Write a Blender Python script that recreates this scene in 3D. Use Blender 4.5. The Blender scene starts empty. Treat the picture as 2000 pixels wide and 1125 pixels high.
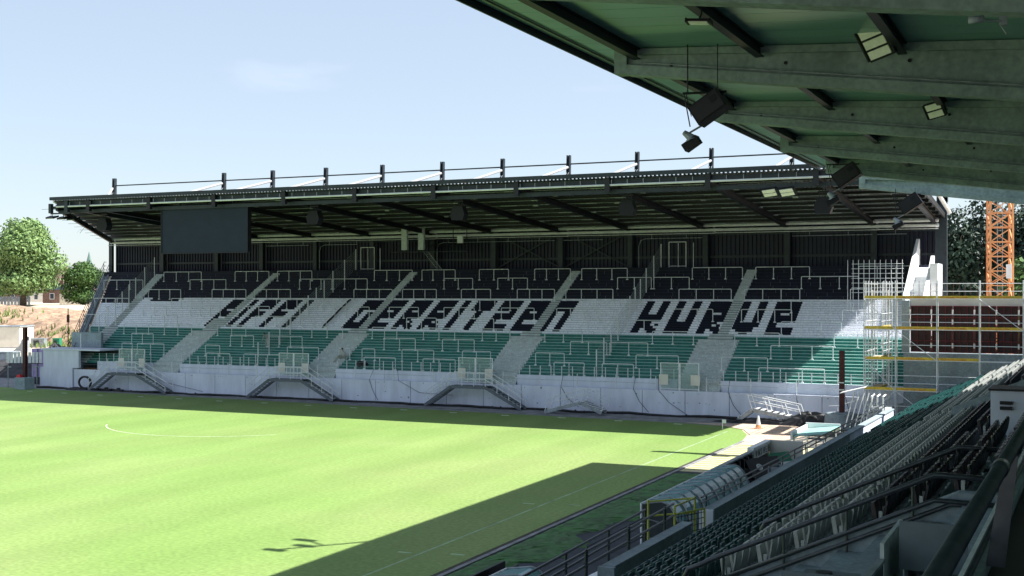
import bpy, math, random
import numpy as np
from mathutils import Vector, Matrix
R = math.radians
SC = bpy.context.scene
COL = SC.collection
rnd = random.Random(7)

# ------------------------------------------------------------------ camera
CAMZ = 9.5
cd = bpy.data.cameras.new('camera'); cam = bpy.data.objects.new('camera', cd); COL.objects.link(cam)
cam.location = (0, 0, CAMZ); cam.rotation_euler = (R(90), 0, R(25))
cd.sensor_width = 36; cd.lens = 42.77; cd.shift_y = 0.00325; cd.clip_start = .05; cd.clip_end = 4000
SC.camera = cam
# ------------------------------------------------------------------ world and sun
SUN = Vector((.70, .26, 1.0)).normalized()
EL = math.asin(SUN.z); AZ = math.atan2(SUN.x, SUN.y)
w = bpy.data.worlds.new('World'); SC.world = w; w.use_nodes = True
nt = w.node_tree; nt.nodes.clear()
out = nt.nodes.new('ShaderNodeOutputWorld'); bg = nt.nodes.new('ShaderNodeBackground')
sky = nt.nodes.new('ShaderNodeTexSky'); sky.sky_type = 'NISHITA'; sky.sun_disc = False
sky.sun_elevation = EL; sky.sun_rotation = AZ; sky.air_density = 1.0; sky.dust_density = .4; sky.ozone_density = 2.0
bg.inputs['Strength'].default_value = .092
hs = nt.nodes.new('ShaderNodeHueSaturation'); hs.inputs['Saturation'].default_value = .92
tc = nt.nodes.new('ShaderNodeTexCoord'); mp = nt.nodes.new('ShaderNodeMapping'); mp.inputs['Scale'].default_value = (1.6, 1.6, 6)
ns = nt.nodes.new('ShaderNodeTexNoise'); ns.inputs['Scale'].default_value = 2.2; ns.inputs['Detail'].default_value = 5
cr = nt.nodes.new('ShaderNodeValToRGB'); cr.color_ramp.elements[0].position = .62; cr.color_ramp.elements[1].position = .86
cr.color_ramp.elements[1].color = (.5, .5, .5, 1)
mx = nt.nodes.new('ShaderNodeMixRGB'); mx.inputs['Color2'].default_value = (9.0, 9.0, 9.6, 1)
L = nt.links.new
L(sky.outputs[0], hs.inputs['Color']); L(tc.outputs['Generated'], mp.inputs[0]); L(mp.outputs[0], ns.inputs['Vector'])
L(ns.outputs['Fac'], cr.inputs[0]); L(cr.outputs[0], mx.inputs['Fac']); L(hs.outputs[0], mx.inputs['Color1'])
veil = nt.nodes.new('ShaderNodeMixRGB'); veil.inputs['Fac'].default_value = .6; veil.inputs['Color2'].default_value = (2.95, 3.35, 3.9, 1)
L(mx.outputs[0], veil.inputs['Color1']); L(veil.outputs[0], bg.inputs['Color']); L(bg.outputs[0], out.inputs[0])
sd = bpy.data.lights.new('sun', 'SUN'); sun = bpy.data.objects.new('sun', sd); COL.objects.link(sun)
sd.energy = 5.0; sd.angle = R(.53); sd.color = (1, .965, .90)
sun.rotation_euler = (-SUN).to_track_quat('-Z', 'Y').to_euler(); sun.location = (30, 20, 60)
SC.view_settings.view_transform = 'Standard'; SC.view_settings.look = 'None'
SC.view_settings.exposure = 1.22; SC.view_settings.gamma = 1

# ------------------------------------------------------------------ materials
MATS = {}
def mat(name, col, rough=.7, metal=0., amt=.12, scale=3., bump=0., col2=None, spec=.5, scale2=None, stretch=None):
    m = bpy.data.materials.new(name); m.use_nodes = True; t = m.node_tree; b = t.nodes['Principled BSDF']
    b.inputs['Roughness'].default_value = rough; b.inputs['Metallic'].default_value = metal
    b.inputs['Specular IOR Level'].default_value = spec
    g = t.nodes.new('ShaderNodeNewGeometry'); n = t.nodes.new('ShaderNodeTexNoise')
    n.inputs['Scale'].default_value = scale; n.inputs['Detail'].default_value = 6; n.inputs['Roughness'].default_value = .62
    mpn = t.nodes.new('ShaderNodeMapping'); mpn.inputs['Scale'].default_value = stretch or (1, 1, 1)
    t.links.new(g.outputs['Position'], mpn.inputs[0]); t.links.new(mpn.outputs[0], n.inputs['Vector'])
    r = t.nodes.new('ShaderNodeValToRGB'); r.color_ramp.elements[0].position = .32; r.color_ramp.elements[1].position = .7
    c2 = col2 or tuple(c * (1 - amt * 1.6) for c in col)
    r.color_ramp.elements[0].color = (*c2, 1)
    r.color_ramp.elements[1].color = (*(tuple(min(1, c * (1 + amt * .7)) for c in col)), 1)
    t.links.new(n.outputs['Fac'], r.inputs[0])
    last = r.outputs[0]
    if scale2:
        n2 = t.nodes.new('ShaderNodeTexNoise'); n2.inputs['Scale'].default_value = scale2; n2.inputs['Detail'].default_value = 4
        t.links.new(g.outputs['Position'], n2.inputs['Vector'])
        mm = t.nodes.new('ShaderNodeMapRange'); mm.inputs[1].default_value = .3; mm.inputs[2].default_value = .7
        mm.inputs[3].default_value = .78; mm.inputs[4].default_value = 1.12
        t.links.new(n2.outputs['Fac'], mm.inputs[0])
        vm = t.nodes.new('ShaderNodeVectorMath'); vm.operation = 'SCALE'
        t.links.new(last, vm.inputs[0]); t.links.new(mm.outputs[0], vm.inputs['Scale']); last = vm.outputs[0]
    t.links.new(last, b.inputs['Base Color'])
    if bump:
        bp = t.nodes.new('ShaderNodeBump'); bp.inputs['Strength'].default_value = bump; bp.inputs['Distance'].default_value = .03
        t.links.new(n.outputs['Fac'], bp.inputs['Height']); t.links.new(bp.outputs[0], b.inputs['Normal'])
    MATS[name] = m
    return m
mat('concrete', (.30, .37, .41), .85, amt=.16, scale=.9, bump=.25, scale2=9)
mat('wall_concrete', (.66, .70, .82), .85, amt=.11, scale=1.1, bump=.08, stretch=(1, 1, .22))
mat('roof_concrete', (.27, .36, .33), .8, amt=.2, scale=.7, bump=.3, scale2=6, stretch=(1, 1, .5))
mat('aisle_concrete', (.54, .60, .60), .85, amt=.12, scale=2.2, scale2=9)
mat('black_paint', (.006, .009, .028), .7, amt=.3, scale=1.3, spec=.35)
mat('white_paint', (.86, .89, .97), .7, amt=.04, scale=1.6, scale2=8)
mat('green_paint', (.004, .16, .135), .55, amt=.2, scale=1.5, scale2=8)
mat('letter_paint', (.005, .008, .026), .75, amt=.3, scale=1.4, spec=.3)
mat('steel_dark', (.018, .028, .036), .5, amt=.25, scale=2, spec=.4)
mat('steel_black', (.006, .008, .012), .5, amt=.3, scale=2, spec=.4)
mat('cladding', (.006, .009, .028), .5, amt=.25, scale=1.2, spec=.35)
mat('roof_sheet', (.095, .11, .12), .45, .1, amt=.15, scale=1, spec=.4)
mat('galv', (.74, .77, .80), .45, .0, amt=.15, scale=6)
mat('galv_dull', (.30, .34, .37), .55, .0, amt=.25, scale=4)
mat('rail_paint', (.045, .055, .065), .32, .3, amt=.25, scale=7, spec=.5)
mat('white_pipe', (.66, .69, .70), .45, amt=.12, scale=1.5)
mat('screen_face', (.018, .028, .048), .6, amt=.1, scale=1, spec=.2)
mat('speaker_black', (.008, .009, .014), .6, amt=.2, scale=4, spec=.3)
mat('lamp_glass', (.90, .95, .80), .35, amt=.08, scale=8)
mat('soffit', (.20, .42, .37), .3, .25, amt=.12, scale=.5, spec=.5, stretch=(.15, 1, 1))
mat('pale_green', (.26, .50, .46), .7, amt=.12, scale=3)
mat('desk_grey', (.13, .17, .19), .6, amt=.1, scale=3)
mat('stair_steel', (.10, .12, .145), .55)
mat('stay_grey', (.36, .38, .41), .5)
mat('joint_grey', (.22, .24, .28), .8)
mat('black_edge', (.035, .040, .06), .7)
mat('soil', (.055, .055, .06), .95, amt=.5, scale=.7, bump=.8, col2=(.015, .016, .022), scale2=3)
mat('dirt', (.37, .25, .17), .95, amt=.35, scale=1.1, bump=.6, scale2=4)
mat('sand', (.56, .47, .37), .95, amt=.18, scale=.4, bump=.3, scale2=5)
mat('gravel', (.27, .275, .29), .95, amt=.3, scale=1.1, bump=.5, scale2=14)
mat('asphalt', (.038, .045, .058), .9, amt=.25, scale=1.5, bump=.3, scale2=20)
mat('track_dry', (.46, .44, .22), .95, amt=.2, scale=.8, col2=(.52, .44, .32), scale2=5)
mat('earth_edge', (.06, .055, .04), .95, amt=.4, scale=5, bump=.4)
mat('rough_grass', (.055, .165, .045), .9, amt=.3, scale=1.2, col2=(.06, .10, .045), scale2=6)
mat('chalk', (.75, .82, .70), .9, amt=.1, scale=6)
mat('seat_green', (.008, .065, .062), .38, amt=.15, scale=4, spec=.5)
mat('seat_grey', (.42, .44, .42), .42, amt=.12, scale=4, spec=.5)
mat('seat_black', (.012, .010, .014), .35, amt=.15, scale=4, spec=.5)
mat('seat_bracket', (.42, .46, .46), .45, .3, amt=.15, scale=4)
mat('turquoise_glazing', (.16, .36, .38), .22, amt=.12, scale=.9, spec=.6)
mat('yellow_steel', (.42, .45, .06), .5, amt=.15, scale=4)
mat('toe_board', (.72, .52, .06), .7, amt=.14, scale=2, scale2=7)
mat('orange_print', (.75, .16, .02), .7, amt=.1)
mat('plank', (.55, .44, .28), .8, amt=.25, scale=2.5)
mat('formwork_red', (.14, .008, .014), .55, amt=.3, scale=2)
mat('formwork_ply', (.035, .010, .014), .6, amt=.35, scale=3)
mat('crane_orange', (.78, .36, .15), .5, amt=.12, scale=3)
mat('rust', (.075, .022, .022), .8, amt=.3, scale=5, bump=.3)
mat('red', (.6, .03, .04), .6)
mat('purple', (.36, .28, .55), .7, amt=.12, scale=3)
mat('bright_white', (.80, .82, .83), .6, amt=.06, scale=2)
mat('cream', (.70, .68, .60), .75, amt=.08, scale=1)
mat('brick', (.20, .125, .10), .9, amt=.3, scale=3)
mat('roof_tile', (.18, .12, .10), .9, amt=.3, scale=3)
mat('bark', (.14, .11, .08), .95, amt=.4, scale=4, bump=.5)
mat('tarp', (.012, .013, .016), .5, amt=.4, scale=3, bump=.4)
mat('skin', (.45, .28, .2), .6)
mat('cloth_grey', (.42, .42, .40), .9)
mat('cloth_dark', (.02, .02, .03), .9)
mat('cloth_orange', (.7, .2, .04), .9)
mat('blue', (.02, .03, .14), .5)
mat('card_green', (.02, .22, .12), .6)
mat('spire_copper', (.12, .2, .18), .7)
mat('window_dark', (.03, .04, .06), .15, spec=.8)
def leaf_mat(name, c1, c2):
    m = mat(name, c1, .6, amt=.3, scale=.55, col2=c2, spec=.3); return m
leaf_mat('leaf_light', (.19, .29, .10), (.10, .18, .06))
leaf_mat('leaf_mid', (.07, .14, .03), (.03, .07, .022))
leaf_mat('leaf_dark', (.022, .05, .028), (.010, .025, .018))
leaf_mat('weed', (.20, .27, .08), (.12, .17, .05))
# pitch grass: mower stripes along the touchline plus mottling
def grass_material():
    m = mat('pitch_grass', (.190, .275, .084), .85, amt=.10, scale=.22, col2=(.166, .250, .070), spec=.25, scale2=5.5, stretch=(1, .3, 1))
    t = m.node_tree; b = t.nodes['Principled BSDF']; src = b.inputs['Base Color'].links[0].from_socket
    g = t.nodes.new('ShaderNodeNewGeometry'); sx = t.nodes.new('ShaderNodeSeparateXYZ'); t.links.new(g.outputs['Position'], sx.inputs[0])
    ml = t.nodes.new('ShaderNodeMath'); ml.operation = 'MULTIPLY'; ml.inputs[1].default_value = math.pi / 2.7
    sn = t.nodes.new('ShaderNodeMath'); sn.operation = 'SINE'; t.links.new(sx.outputs[0], ml.inputs[0]); t.links.new(ml.outputs[0], sn.inputs[0])
    mr = t.nodes.new('ShaderNodeMapRange'); mr.inputs[1].default_value = -.4; mr.inputs[2].default_value = .4
    mr.inputs[3].default_value = .965; mr.inputs[4].default_value = 1.03; t.links.new(sn.outputs[0], mr.inputs[0])
    n = t.nodes.new('ShaderNodeTexNoise'); n.inputs['Scale'].default_value = .06; n.inputs['Detail'].default_value = 3
    t.links.new(g.outputs['Position'], n.inputs['Vector'])
    r = t.nodes.new('ShaderNodeValToRGB'); r.color_ramp.elements[0].color = (.92, .99, .9, 1); r.color_ramp.elements[1].color = (1.1, 1.02, 1.15, 1)
    r.color_ramp.elements[0].position = .42; r.color_ramp.elements[1].position = .62
    t.links.new(n.outputs['Fac'], r.inputs[0])
    v1 = t.nodes.new('ShaderNodeVectorMath'); v1.operation = 'SCALE'; t.links.new(src, v1.inputs[0]); t.links.new(mr.outputs[0], v1.inputs['Scale'])
    v2 = t.nodes.new('ShaderNodeVectorMath'); v2.operation = 'MULTIPLY'; t.links.new(v1.outputs[0], v2.inputs[0]); t.links.new(r.outputs[0], v2.inputs[1])
    t.links.new(v2.outputs[0], b.inputs['Base Color'])
grass_material()
def glass_material():
    m = bpy.data.materials.new('clear_panel'); m.use_nodes = True; t = m.node_tree; t.nodes.clear()
    o = t.nodes.new('ShaderNodeOutputMaterial'); mx = t.nodes.new('ShaderNodeMixShader'); tr = t.nodes.new('ShaderNodeBsdfTransparent')
    gl = t.nodes.new('ShaderNodeBsdfPrincipled'); gl.inputs['Base Color'].default_value = (.55, .65, .66, 1); gl.inputs['Roughness'].default_value = .15
    mx.inputs[0].default_value = .2; t.links.new(tr.outputs[0], mx.inputs[1]); t.links.new(gl.outputs[0], mx.inputs[2]); t.links.new(mx.outputs[0], o.inputs[0])
    tr.inputs[0].default_value = (.86, .93, .92, 1)
    MATS['clear_panel'] = m
glass_material()

# ------------------------------------------------------------------ mesh helpers
def wloc(o):
    v = Vector((0, 0, 0))
    while o: v += o.location; o = o.parent
    return v
class MB:
    def __init__(s): s.v = []; s.f = []; s.m = []
    def add(s, vs, fs, mi=0):
        n = len(s.v); s.v += [tuple(v) for v in vs]; s.f += [tuple(i + n for i in f) for f in fs]; s.m += [mi] * len(fs); return s
    def box(s, x0, y0, z0, x1, y1, z1, mi=0):
        return s.add([(x0,y0,z0),(x1,y0,z0),(x1,y1,z0),(x0,y1,z0),(x0,y0,z1),(x1,y0,z1),(x1,y1,z1),(x0,y1,z1)],
              [(0,3,2,1),(4,5,6,7),(0,1,5,4),(1,2,6,5),(2,3,7,6),(3,0,4,7)], mi)
    def hexa(s, p, mi=0):
        return s.add(p, [(0,3,2,1),(4,5,6,7),(0,1,5,4),(1,2,6,5),(2,3,7,6),(3,0,4,7)], mi)
    def beam(s, a, b, wd, h, mi=0, up=(0,0,1)):
        a = Vector(a); b = Vector(b); d = (b - a).normalized(); u = Vector(up)
        sd_ = d.cross(u)
        if sd_.length < 1e-4: sd_ = d.cross(Vector((1, 0, 0)))
        sd_.normalize(); u = sd_.cross(d).normalized(); sd_ *= wd / 2; u *= h / 2
        return s.hexa([a-sd_-u, a+sd_-u, b+sd_-u, b-sd_-u, a-sd_+u, a+sd_+u, b+sd_+u, b-sd_+u], mi)
    def tube(s, pts, r, n=6, mi=0, cap=True):
        pts = [Vector(p) for p in pts]; rings = []; base = len(s.v); prev = None
        for i, p in enumerate(pts):
            d = (pts[min(i+1, len(pts)-1)] - pts[max(i-1, 0)]).normalized()
            if prev is None:
                ref = Vector((0, 0, 1)) if abs(d.z) < .9 else Vector((1, 0, 0)); a = d.cross(ref).normalized()
            else:
                a = (prev - d * prev.dot(d)).normalized()
            prev = a; b = d.cross(a)
            rr = r[i] if isinstance(r, (list, tuple)) else r
            for k in range(n):
                t = 2 * math.pi * k / n; s.v.append(tuple(p + a * math.cos(t) * rr + b * math.sin(t) * rr))
        for i in range(len(pts) - 1):
            for k in range(n):
                s.f.append((base+i*n+k, base+i*n+(k+1)%n, base+(i+1)*n+(k+1)%n, base+(i+1)*n+k)); s.m.append(mi)
        if cap:
            s.f.append(tuple(base+k for k in reversed(range(n)))); s.m.append(mi)
            s.f.append(tuple(base+(len(pts)-1)*n+k for k in range(n))); s.m.append(mi)
        return s
    def quad(s, a, b, c, d, mi=0): return s.add([a, b, c, d], [(0, 1, 2, 3)], mi)
    def prism(s, poly, ax, t0, t1, mi=0):
        # poly: 2D points; ax: 0 -> (t, p0, p1), 1 -> (p0, t, p1), 2 -> (p0, p1, t)
        n = len(poly)
        def P(p, t): return (t, p[0], p[1]) if ax == 0 else ((p[0], t, p[1]) if ax == 1 else (p[0], p[1], t))
        vs = [P(p, t0) for p in poly] + [P(p, t1) for p in poly]
        fs = [tuple(reversed(range(n))), tuple(range(n, 2*n))] + [(i, (i+1)%n, n+(i+1)%n, n+i) for i in range(n)]
        return s.add(vs, fs, mi)
    def mesh(s, name, mats, off=Vector((0,0,0)), smooth=False):
        me = bpy.data.meshes.new(name); v = np.array(s.v, dtype=float).reshape(-1, 3) - np.array(off)
        me.from_pydata(v.tolist(), [], s.f)
        if isinstance(mats, str): mats = [mats]
        for m in mats: me.materials.append(MATS[m])
        if len(mats) > 1: me.polygons.foreach_set('material_index', s.m)
        if smooth: me.polygons.foreach_set('use_smooth', [True] * len(s.f))
        me.update(); return me
    def build(s, name, mats, parent=None, smooth=False, base=None, **kw):
        off = wloc(parent) if parent else Vector((0, 0, 0))
        loc = Vector((0, 0, 0))
        if base is not None: loc = Vector(base) - off; off = Vector(base)
        o = bpy.data.objects.new(name, s.mesh(name, mats, off, smooth)); COL.objects.link(o)
        o.location = loc; o.parent = parent
        tag(o, **kw); return o
def tag(o, label=None, cat=None, group=None, kind=None):
    if label: o['label'] = label
    if cat: o['category'] = cat
    if group: o['group'] = group
    if kind: o['kind'] = kind
    return o
def thing(name, loc, label, cat, group=None):
    o = bpy.data.objects.new(name, None); COL.objects.link(o); o.location = loc; o.empty_display_size = .2
    return tag(o, label, cat, group)
def place(name, me, parent, loc=(0,0,0)):
    o = bpy.data.objects.new(name, me); COL.objects.link(o); o.parent = parent; o.location = loc; return o
def struct(name, mb, m, **k): return mb.build(name, m, kind='structure', **k)
ORD2 = ['first','second','third','fourth','fifth','sixth','seventh','eighth','ninth','tenth','eleventh','twelfth','thirteenth','fourteenth','fifteenth','sixteenth','seventeenth','eighteenth','nineteenth','twentieth','twenty-first','twenty-second','twenty-third','twenty-fourth','twenty-fifth','twenty-sixth','twenty-seventh','twenty-eighth','twenty-ninth','thirtieth','thirty-first','thirty-second','thirty-third','thirty-fourth','thirty-fifth','thirty-sixth','thirty-seventh','thirty-eighth','thirty-ninth','fortieth']
ORD = ['first','second','third','fourth','fifth','sixth','seventh','eighth','ninth','tenth','eleventh','twelfth','thirteenth','fourteenth','fifteenth','sixteenth','seventeenth']
T1 = R(1.0)
def M(a, s, z):          # main-stand frame: a across (negative towards the pitch), s along the rows
    return Vector((a*math.cos(T1) + s*math.sin(T1), -a*math.sin(T1) + s*math.cos(T1), z))
def poly_sheet(pts, z): return MB().add([(x, y, z) for x, y in pts], [tuple(range(len(pts)))])
def text_mesh(txt, size, name, m, extrude=.002):
    cu = bpy.data.curves.new('t', 'FONT'); cu.body = txt; cu.size = size; cu.extrude = extrude; cu.resolution_u = 2
    o = bpy.data.objects.new('t', cu); COL.objects.link(o)
    dg = bpy.context.evaluated_depsgraph_get(); dg.update()
    me = bpy.data.meshes.new_from_object(o.evaluated_get(dg)); me.name = name
    me.materials.clear(); me.materials.append(MATS[m]); bpy.data.objects.remove(o); return me

# ================================================================== SETTING
struct('ground', poly_sheet([(-900,-60),(300,-60),(300,900),(-900,900)], -.03), 'sand')
GR = [(-19.4, -20), (-19.4, 76.2), (-19.9, 79.5), (-21.0, 82.3), (-23.0, 84.0), (-26, 84.6), (-60, 86.4), (-88, 87.6), (-140, 89.6), (-140, -20)]
struct('pitch', poly_sheet(GR, .012), 'pitch_grass')
# pitch markings
mb = MB()
c = Vector((-55.5, 71.9)); r0 = 9.15; a0 = math.acos(-5.5 / r0)
N = 40; angs = [math.pi*1.5 - (math.pi - a0) + 2*(math.pi - a0)*i/N for i in range(N+1)]
for i in range(N):
    q = []
    for rr, a in ((r0-.045, angs[i]), (r0-.045, angs[i+1]), (r0+.045, angs[i+1]), (r0+.045, angs[i])):
        q.append((c.x + rr*math.cos(a), c.y + rr*math.sin(a), .017))
    mb.quad(*q)
al = struct('penalty_arc_line', mb, 'chalk'); al.data.materials[0] = mat('worn_chalk', (.52, .60, .42), .9, amt=.25, scale=2)
mb = MB()
mb.quad((-21.66,-20,.016),(-21.56,-20,.016),(-21.56,81,.016),(-21.66,81,.016))
tl = struct('touch_line', mb, 'chalk')
lm = mat('faded_line', (.30, .42, .24), .9, amt=.3, scale=.6); tl.data.materials[0] = lm
mb = MB()
for px, py in ((-22.3,49.6),(-20.3,50.1),(-22.2,38.4),(-20.3,38.9)):
    mb.box(px-.28, py-.07, .012, px+.28, py+.07, .02)
struct('line_dabs', mb, 'faded_line')
mb = MB()
for i in range(16):
    x = -26 - i*4.6; y = 83.3 + (i%3)*.15 - .02*x
    mb.box(x-.3, y-.08, .012, x+.3, y+.08, .02)
struct('goal_line_dabs', mb, 'chalk')
# strip between pitch and stand, track in front of the main stand
struct('gravel_strip', poly_sheet([(-140,89),(-88,87.6),(-60,86.4),(-26,84.6),(-23.4,84.2),(-14,86),(-9,90),(-9,112),(-140,112)], .004), 'gravel')
struct('asphalt', poly_sheet([(-19.3,-20),(-2,-20),(-2,61.9),(-19.3,61.9)], .004), 'asphalt')
struct('dry_track', poly_sheet([(-19.4,62),(-9.5,62),(-9.5,74),(-12,74.5),(-19.4,74)], .008), 'track_dry')
mb = MB()
for i in range(15):
    y = 62.6 + i*.8; mb.quad((-19.1,y,.0125),(-17.0,y+.35,.0125),(-17.0,y+.6,.0125),(-19.1,y+.25,.0125))
st = struct('track_stripes', mb, 'track_dry'); st.data.materials[0] = mat('stripe_grass', (.36,.40,.12), .95, amt=.2, scale=2)
# curb and cut edge of the turf
mb = MB(); mb.box(-19.36, -20, -.02, -19.18, 76, .05)
struct('kerb', mb, 'gravel')
mb = MB(); mb.quad((-19.62,-20,.0145),(-19.42,-20,.0145),(-19.42,72,.0145),(-19.62,72,.0145))
struct('turf_cut_edge', mb, 'earth_edge')
# access lane in the corner, dark grey asphalt with pale stripes
struct('corner_lane', poly_sheet([(-17.8,74.6),(-9.6,74.6),(-9.6,88),(-13.2,88),(-15.8,82)], .012), 'gravel')
for o in [bpy.data.objects['corner_lane']]: o.data.materials[0] = mat('corner_asphalt', (.10,.105,.10), .95, amt=.3, scale=1.2, scale2=8)
mb = MB()
for x0,y0,x1,y1,wd in ((-16.4,74.9,-13.9,86.5,.16),(-15.2,74.9,-13.0,84,.10),(-17.2,75.4,-15.0,83,.10),(-14.4,75.0,-12.8,80,.09)):
    mb.quad((x0,y0,.02),(x0+wd,y0,.02),(x1+wd,y1,.02),(x1,y1,.02))
struct('sand_tracks', mb, 'sand')
struct('bare_earth', poly_sheet([(-19.4,74.0),(-17.8,74.6),(-15.8,82),(-14.2,86.5),(-20,86.5),(-26,85.2),(-23,84.3),(-20.9,82.5),(-19.7,79.5)], .006), 'dirt')
for o in [bpy.data.objects['bare_earth']]: o.data.materials[0] = mat('bare_earth', (.58,.45,.35), .95, amt=.2, scale=.7, scale2=3, bump=.3)

# ------------------------------------------------------------------ land behind on the left: site plateau, bank, spoil heap
def hgt(x, y):
    # plateau z 2.3 beyond the bank, rising to the street behind
    e = 97.5
    b = min(1, max(0, (y - e) / 5.0)); b = b*b*(3-2*b)
    z = 2.0 * b
    if y > 146: z += min(1, (y-146)/14) * 5.0
    return z
mb = MB(); xs = [-420 + i*6 for i in range(53)]; xs = [x for x in xs if x < -106] + [-104]; ys = [94 + j*1.0 for j in range(12)] + [108 + j*7 for j in range(50)]
idx = {}
for j, y in enumerate(ys):
    for i, x in enumerate(xs):
        z = hgt(x, y)
        bump = .25*math.sin(x*.7+y*1.3)*math.sin(x*.31-y*.9) if y < 103 else .06*math.sin(x*.4+y*.3)
        idx[i, j] = len(mb.v); mb.v.append((x, y, z + bump*min(1, z)-.01))
for j in range(len(ys)-1):
    for i in range(len(xs)-1):
        mb.f.append((idx[i,j], idx[i+1,j], idx[i+1,j+1], idx[i,j+1])); mb.m.append(1 if ys[j] < 103 else 0)
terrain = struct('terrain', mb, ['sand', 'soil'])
mb = MB()   # dark bank facing the pitch corner
for i in range(40):
    for j in range(7):
        def P(i, j):
            x = -150 + i*1.05; t = j/7; y = 92.5 + t*5 + .5*math.sin(i*.9+j); z = .02 + 2.35*math.sin(t*math.pi/2) + .12*math.sin(i*1.7+j*2.1)*(0<j<7)
            return (x, y, z)
        mb.quad(P(i,j), P(i+1,j), P(i+1,j+1), P(i,j+1))
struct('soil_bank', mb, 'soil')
mb = MB()   # spoil heap
rn = random.Random(3)
def heap(x, y):
    z = 0
    for cx, cy, rx, ry, h in ((-150,141,29,15,4.9),(-130,136,16,11,4.2),(-173,147,36,15,5.6),(-119,130,9,7,2.6),(-155,130,10,6,1.8)):
        d = ((x-cx)/rx)**2 + ((y-cy)/ry)**2
        z = max(z, h*max(0, 1-d)**.7)
    return z
nx, ny = 90, 40; gi = {}
for j in range(ny+1):
    for i in range(nx+1):
        x = -216 + i*1.26; y = 119 + j*1.16; h = heap(x, y)
        gi[i,j] = len(mb.v); mb.v.append((x, y, 1.9 + h + (rn.random()-.5)*.6*min(1, h)))
for j in range(ny):
    for i in range(nx):
        f = (gi[i,j], gi[i+1,j], gi[i+1,j+1], gi[i,j+1])
        if max(mb.v[k][2] for k in f) > 1.95: mb.f.append(f); mb.m.append(0)
mb.build('spoil_heap', 'dirt', kind='stuff', label='long reddish brown heap of dug earth behind the site container', cat='earth heap')

def bgpt(px, py, d):
    q=(px-1000)/2376; return d*(q*.9063-.4226), d*(.9063+.4226*q), CAMZ-(py-569)/2376*d
# ================================================================== TREES
def leaf_cloud(lobes, n, size, seed, flat=.35):
    r = np.random.RandomState(seed); vs = []; w_ = np.array([l[3]*l[4]*l[5] for l in lobes]); w_ = w_/w_.sum()
    which = r.choice(len(lobes), n, p=w_); lb = np.array(lobes)[which]
    d = r.normal(size=(n,3)); d /= np.linalg.norm(d, axis=1)[:,None]
    rad = .45 + .55*r.rand(n)**.5; rad += r.normal(size=n)*.085
    c = lb[:,:3] + d*rad[:,None]*lb[:,3:6]
    nrm = d + r.normal(size=(n,3))*.55; nrm /= np.linalg.norm(nrm, axis=1)[:,None]
    t = np.cross(nrm, r.normal(size=(n,3))); t /= np.linalg.norm(t, axis=1)[:,None]; b = np.cross(nrm, t)
    s = size*(.5+r.rand(n))[:,None]
    P = np.stack([c - t*s, c + b*s*.55, c + t*s, c - b*s*.55], 1).reshape(-1,3)
    return P, [(4*i,4*i+1,4*i+2,4*i+3) for i in range(n)]
def tree(name, x, y, z, h, w_, label, leaf='leaf_mid', n=5000, size=.32, seed=1, trunk=.28, low=.28, group=None, cat='tree', conical=False):
    t = thing(name, (x, y, z), label, cat, group); rr = random.Random(seed)
    lobes = []
    if conical:
        for k in range(7): q = k/6; lobes.append((0,0,h*(.2+.75*q),w_*.5*(1-q*.85),w_*.5*(1-q*.85),h*.12))
    else:
        for k in range(26):
            a = rr.uniform(0, 2*math.pi); q = rr.uniform(0, 1); zz = h*(low+.18 + (.80-low-.18)*q)
            rad = w_*.5*rr.uniform(.1, .62)*math.sin(math.pi*(.25+.62*q))
            s_ = w_*rr.uniform(.08, .2); lobes.append((rad*math.cos(a), rad*math.sin(a), zz, s_, s_, s_*rr.uniform(.7,1)))
        lobes.append((0,0,h*.62,w_*.34,w_*.34,h*.26)); lobes.append((0,0,h*.86,w_*.2,w_*.2,h*.13)); lobes.append((0,0,h*(low+.14),w_*.36,w_*.36,h*.14))
    P, F = leaf_cloud(lobes, n, size, seed)
    me = bpy.data.meshes.new('crown'); me.from_pydata(P.tolist(), [], F); me.materials.append(MATS[leaf]); me.update()
    place('crown', me, t)
    m = MB(); m.tube([(0,0,-.5),(.1,0,h*.2),(0,.1,h*.45),(.1,0,h*.8)], [trunk*1.2, trunk, trunk*.75, trunk*.2], 8)
    for k in range(7):
        a = k*.9+seed; q = h*(.22+.07*k); m.tube([(0,0,q),(w_*.16*math.cos(a), w_*.16*math.sin(a), q+h*.1),(w_*.32*math.cos(a), w_*.32*math.sin(a), q+h*.17)], [trunk*.4, trunk*.26, trunk*.08], 5)
    o = place('trunk', m.mesh('trunk', 'bark', smooth=True), t)
    return t
tree('plane_tree', *bgpt(45,0,222)[:2], 6.9, 16.2, 17.5, 'huge pale green tree at the left edge beyond the spoil heap', 'leaf_light', 30000, .27, 11, .5, .12)
tree('maple_tree', *bgpt(163,0,226)[:2], 6.8, 8.4, 9.8, 'round dark green tree with a bright top beside the stand end', 'leaf_mid', 12000, .24, 5, .3, .05)
tree('roadside_tree', *bgpt(-25,0,240)[:2], 6.9, 12, 13, 'tall tree half hidden behind the huge pale green tree', 'leaf_mid', 5000, .4, 21, .3, .1)
bk = [(*bgpt(1868,0,140)[:2],19.5,9,1),(*bgpt(1925,0,146)[:2],22,11,2),(*bgpt(1985,0,138)[:2],20,10,3),(*bgpt(1838,0,165)[:2],19,9,4),(*bgpt(2045,0,135)[:2],20,11,5),(*bgpt(1895,0,125)[:2],10.5,6,6),(*bgpt(1950,0,125)[:2],10,6,7),(*bgpt(1995,0,122)[:2],13,7,8)]
LBL = ['dark tree filling the gap between the stand corner and the crane mast','dark tall tree directly behind the orange crane mast','dark tree just right of the crane mast','dark tree peeping over behind the stand corner post','dark tree at the right edge of the view beyond the site','low bush growing at the foot of the dark trees left of the mast','low bush growing behind the foot of the crane mast','leafy bush at the right edge above the scaffold rail']
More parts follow.
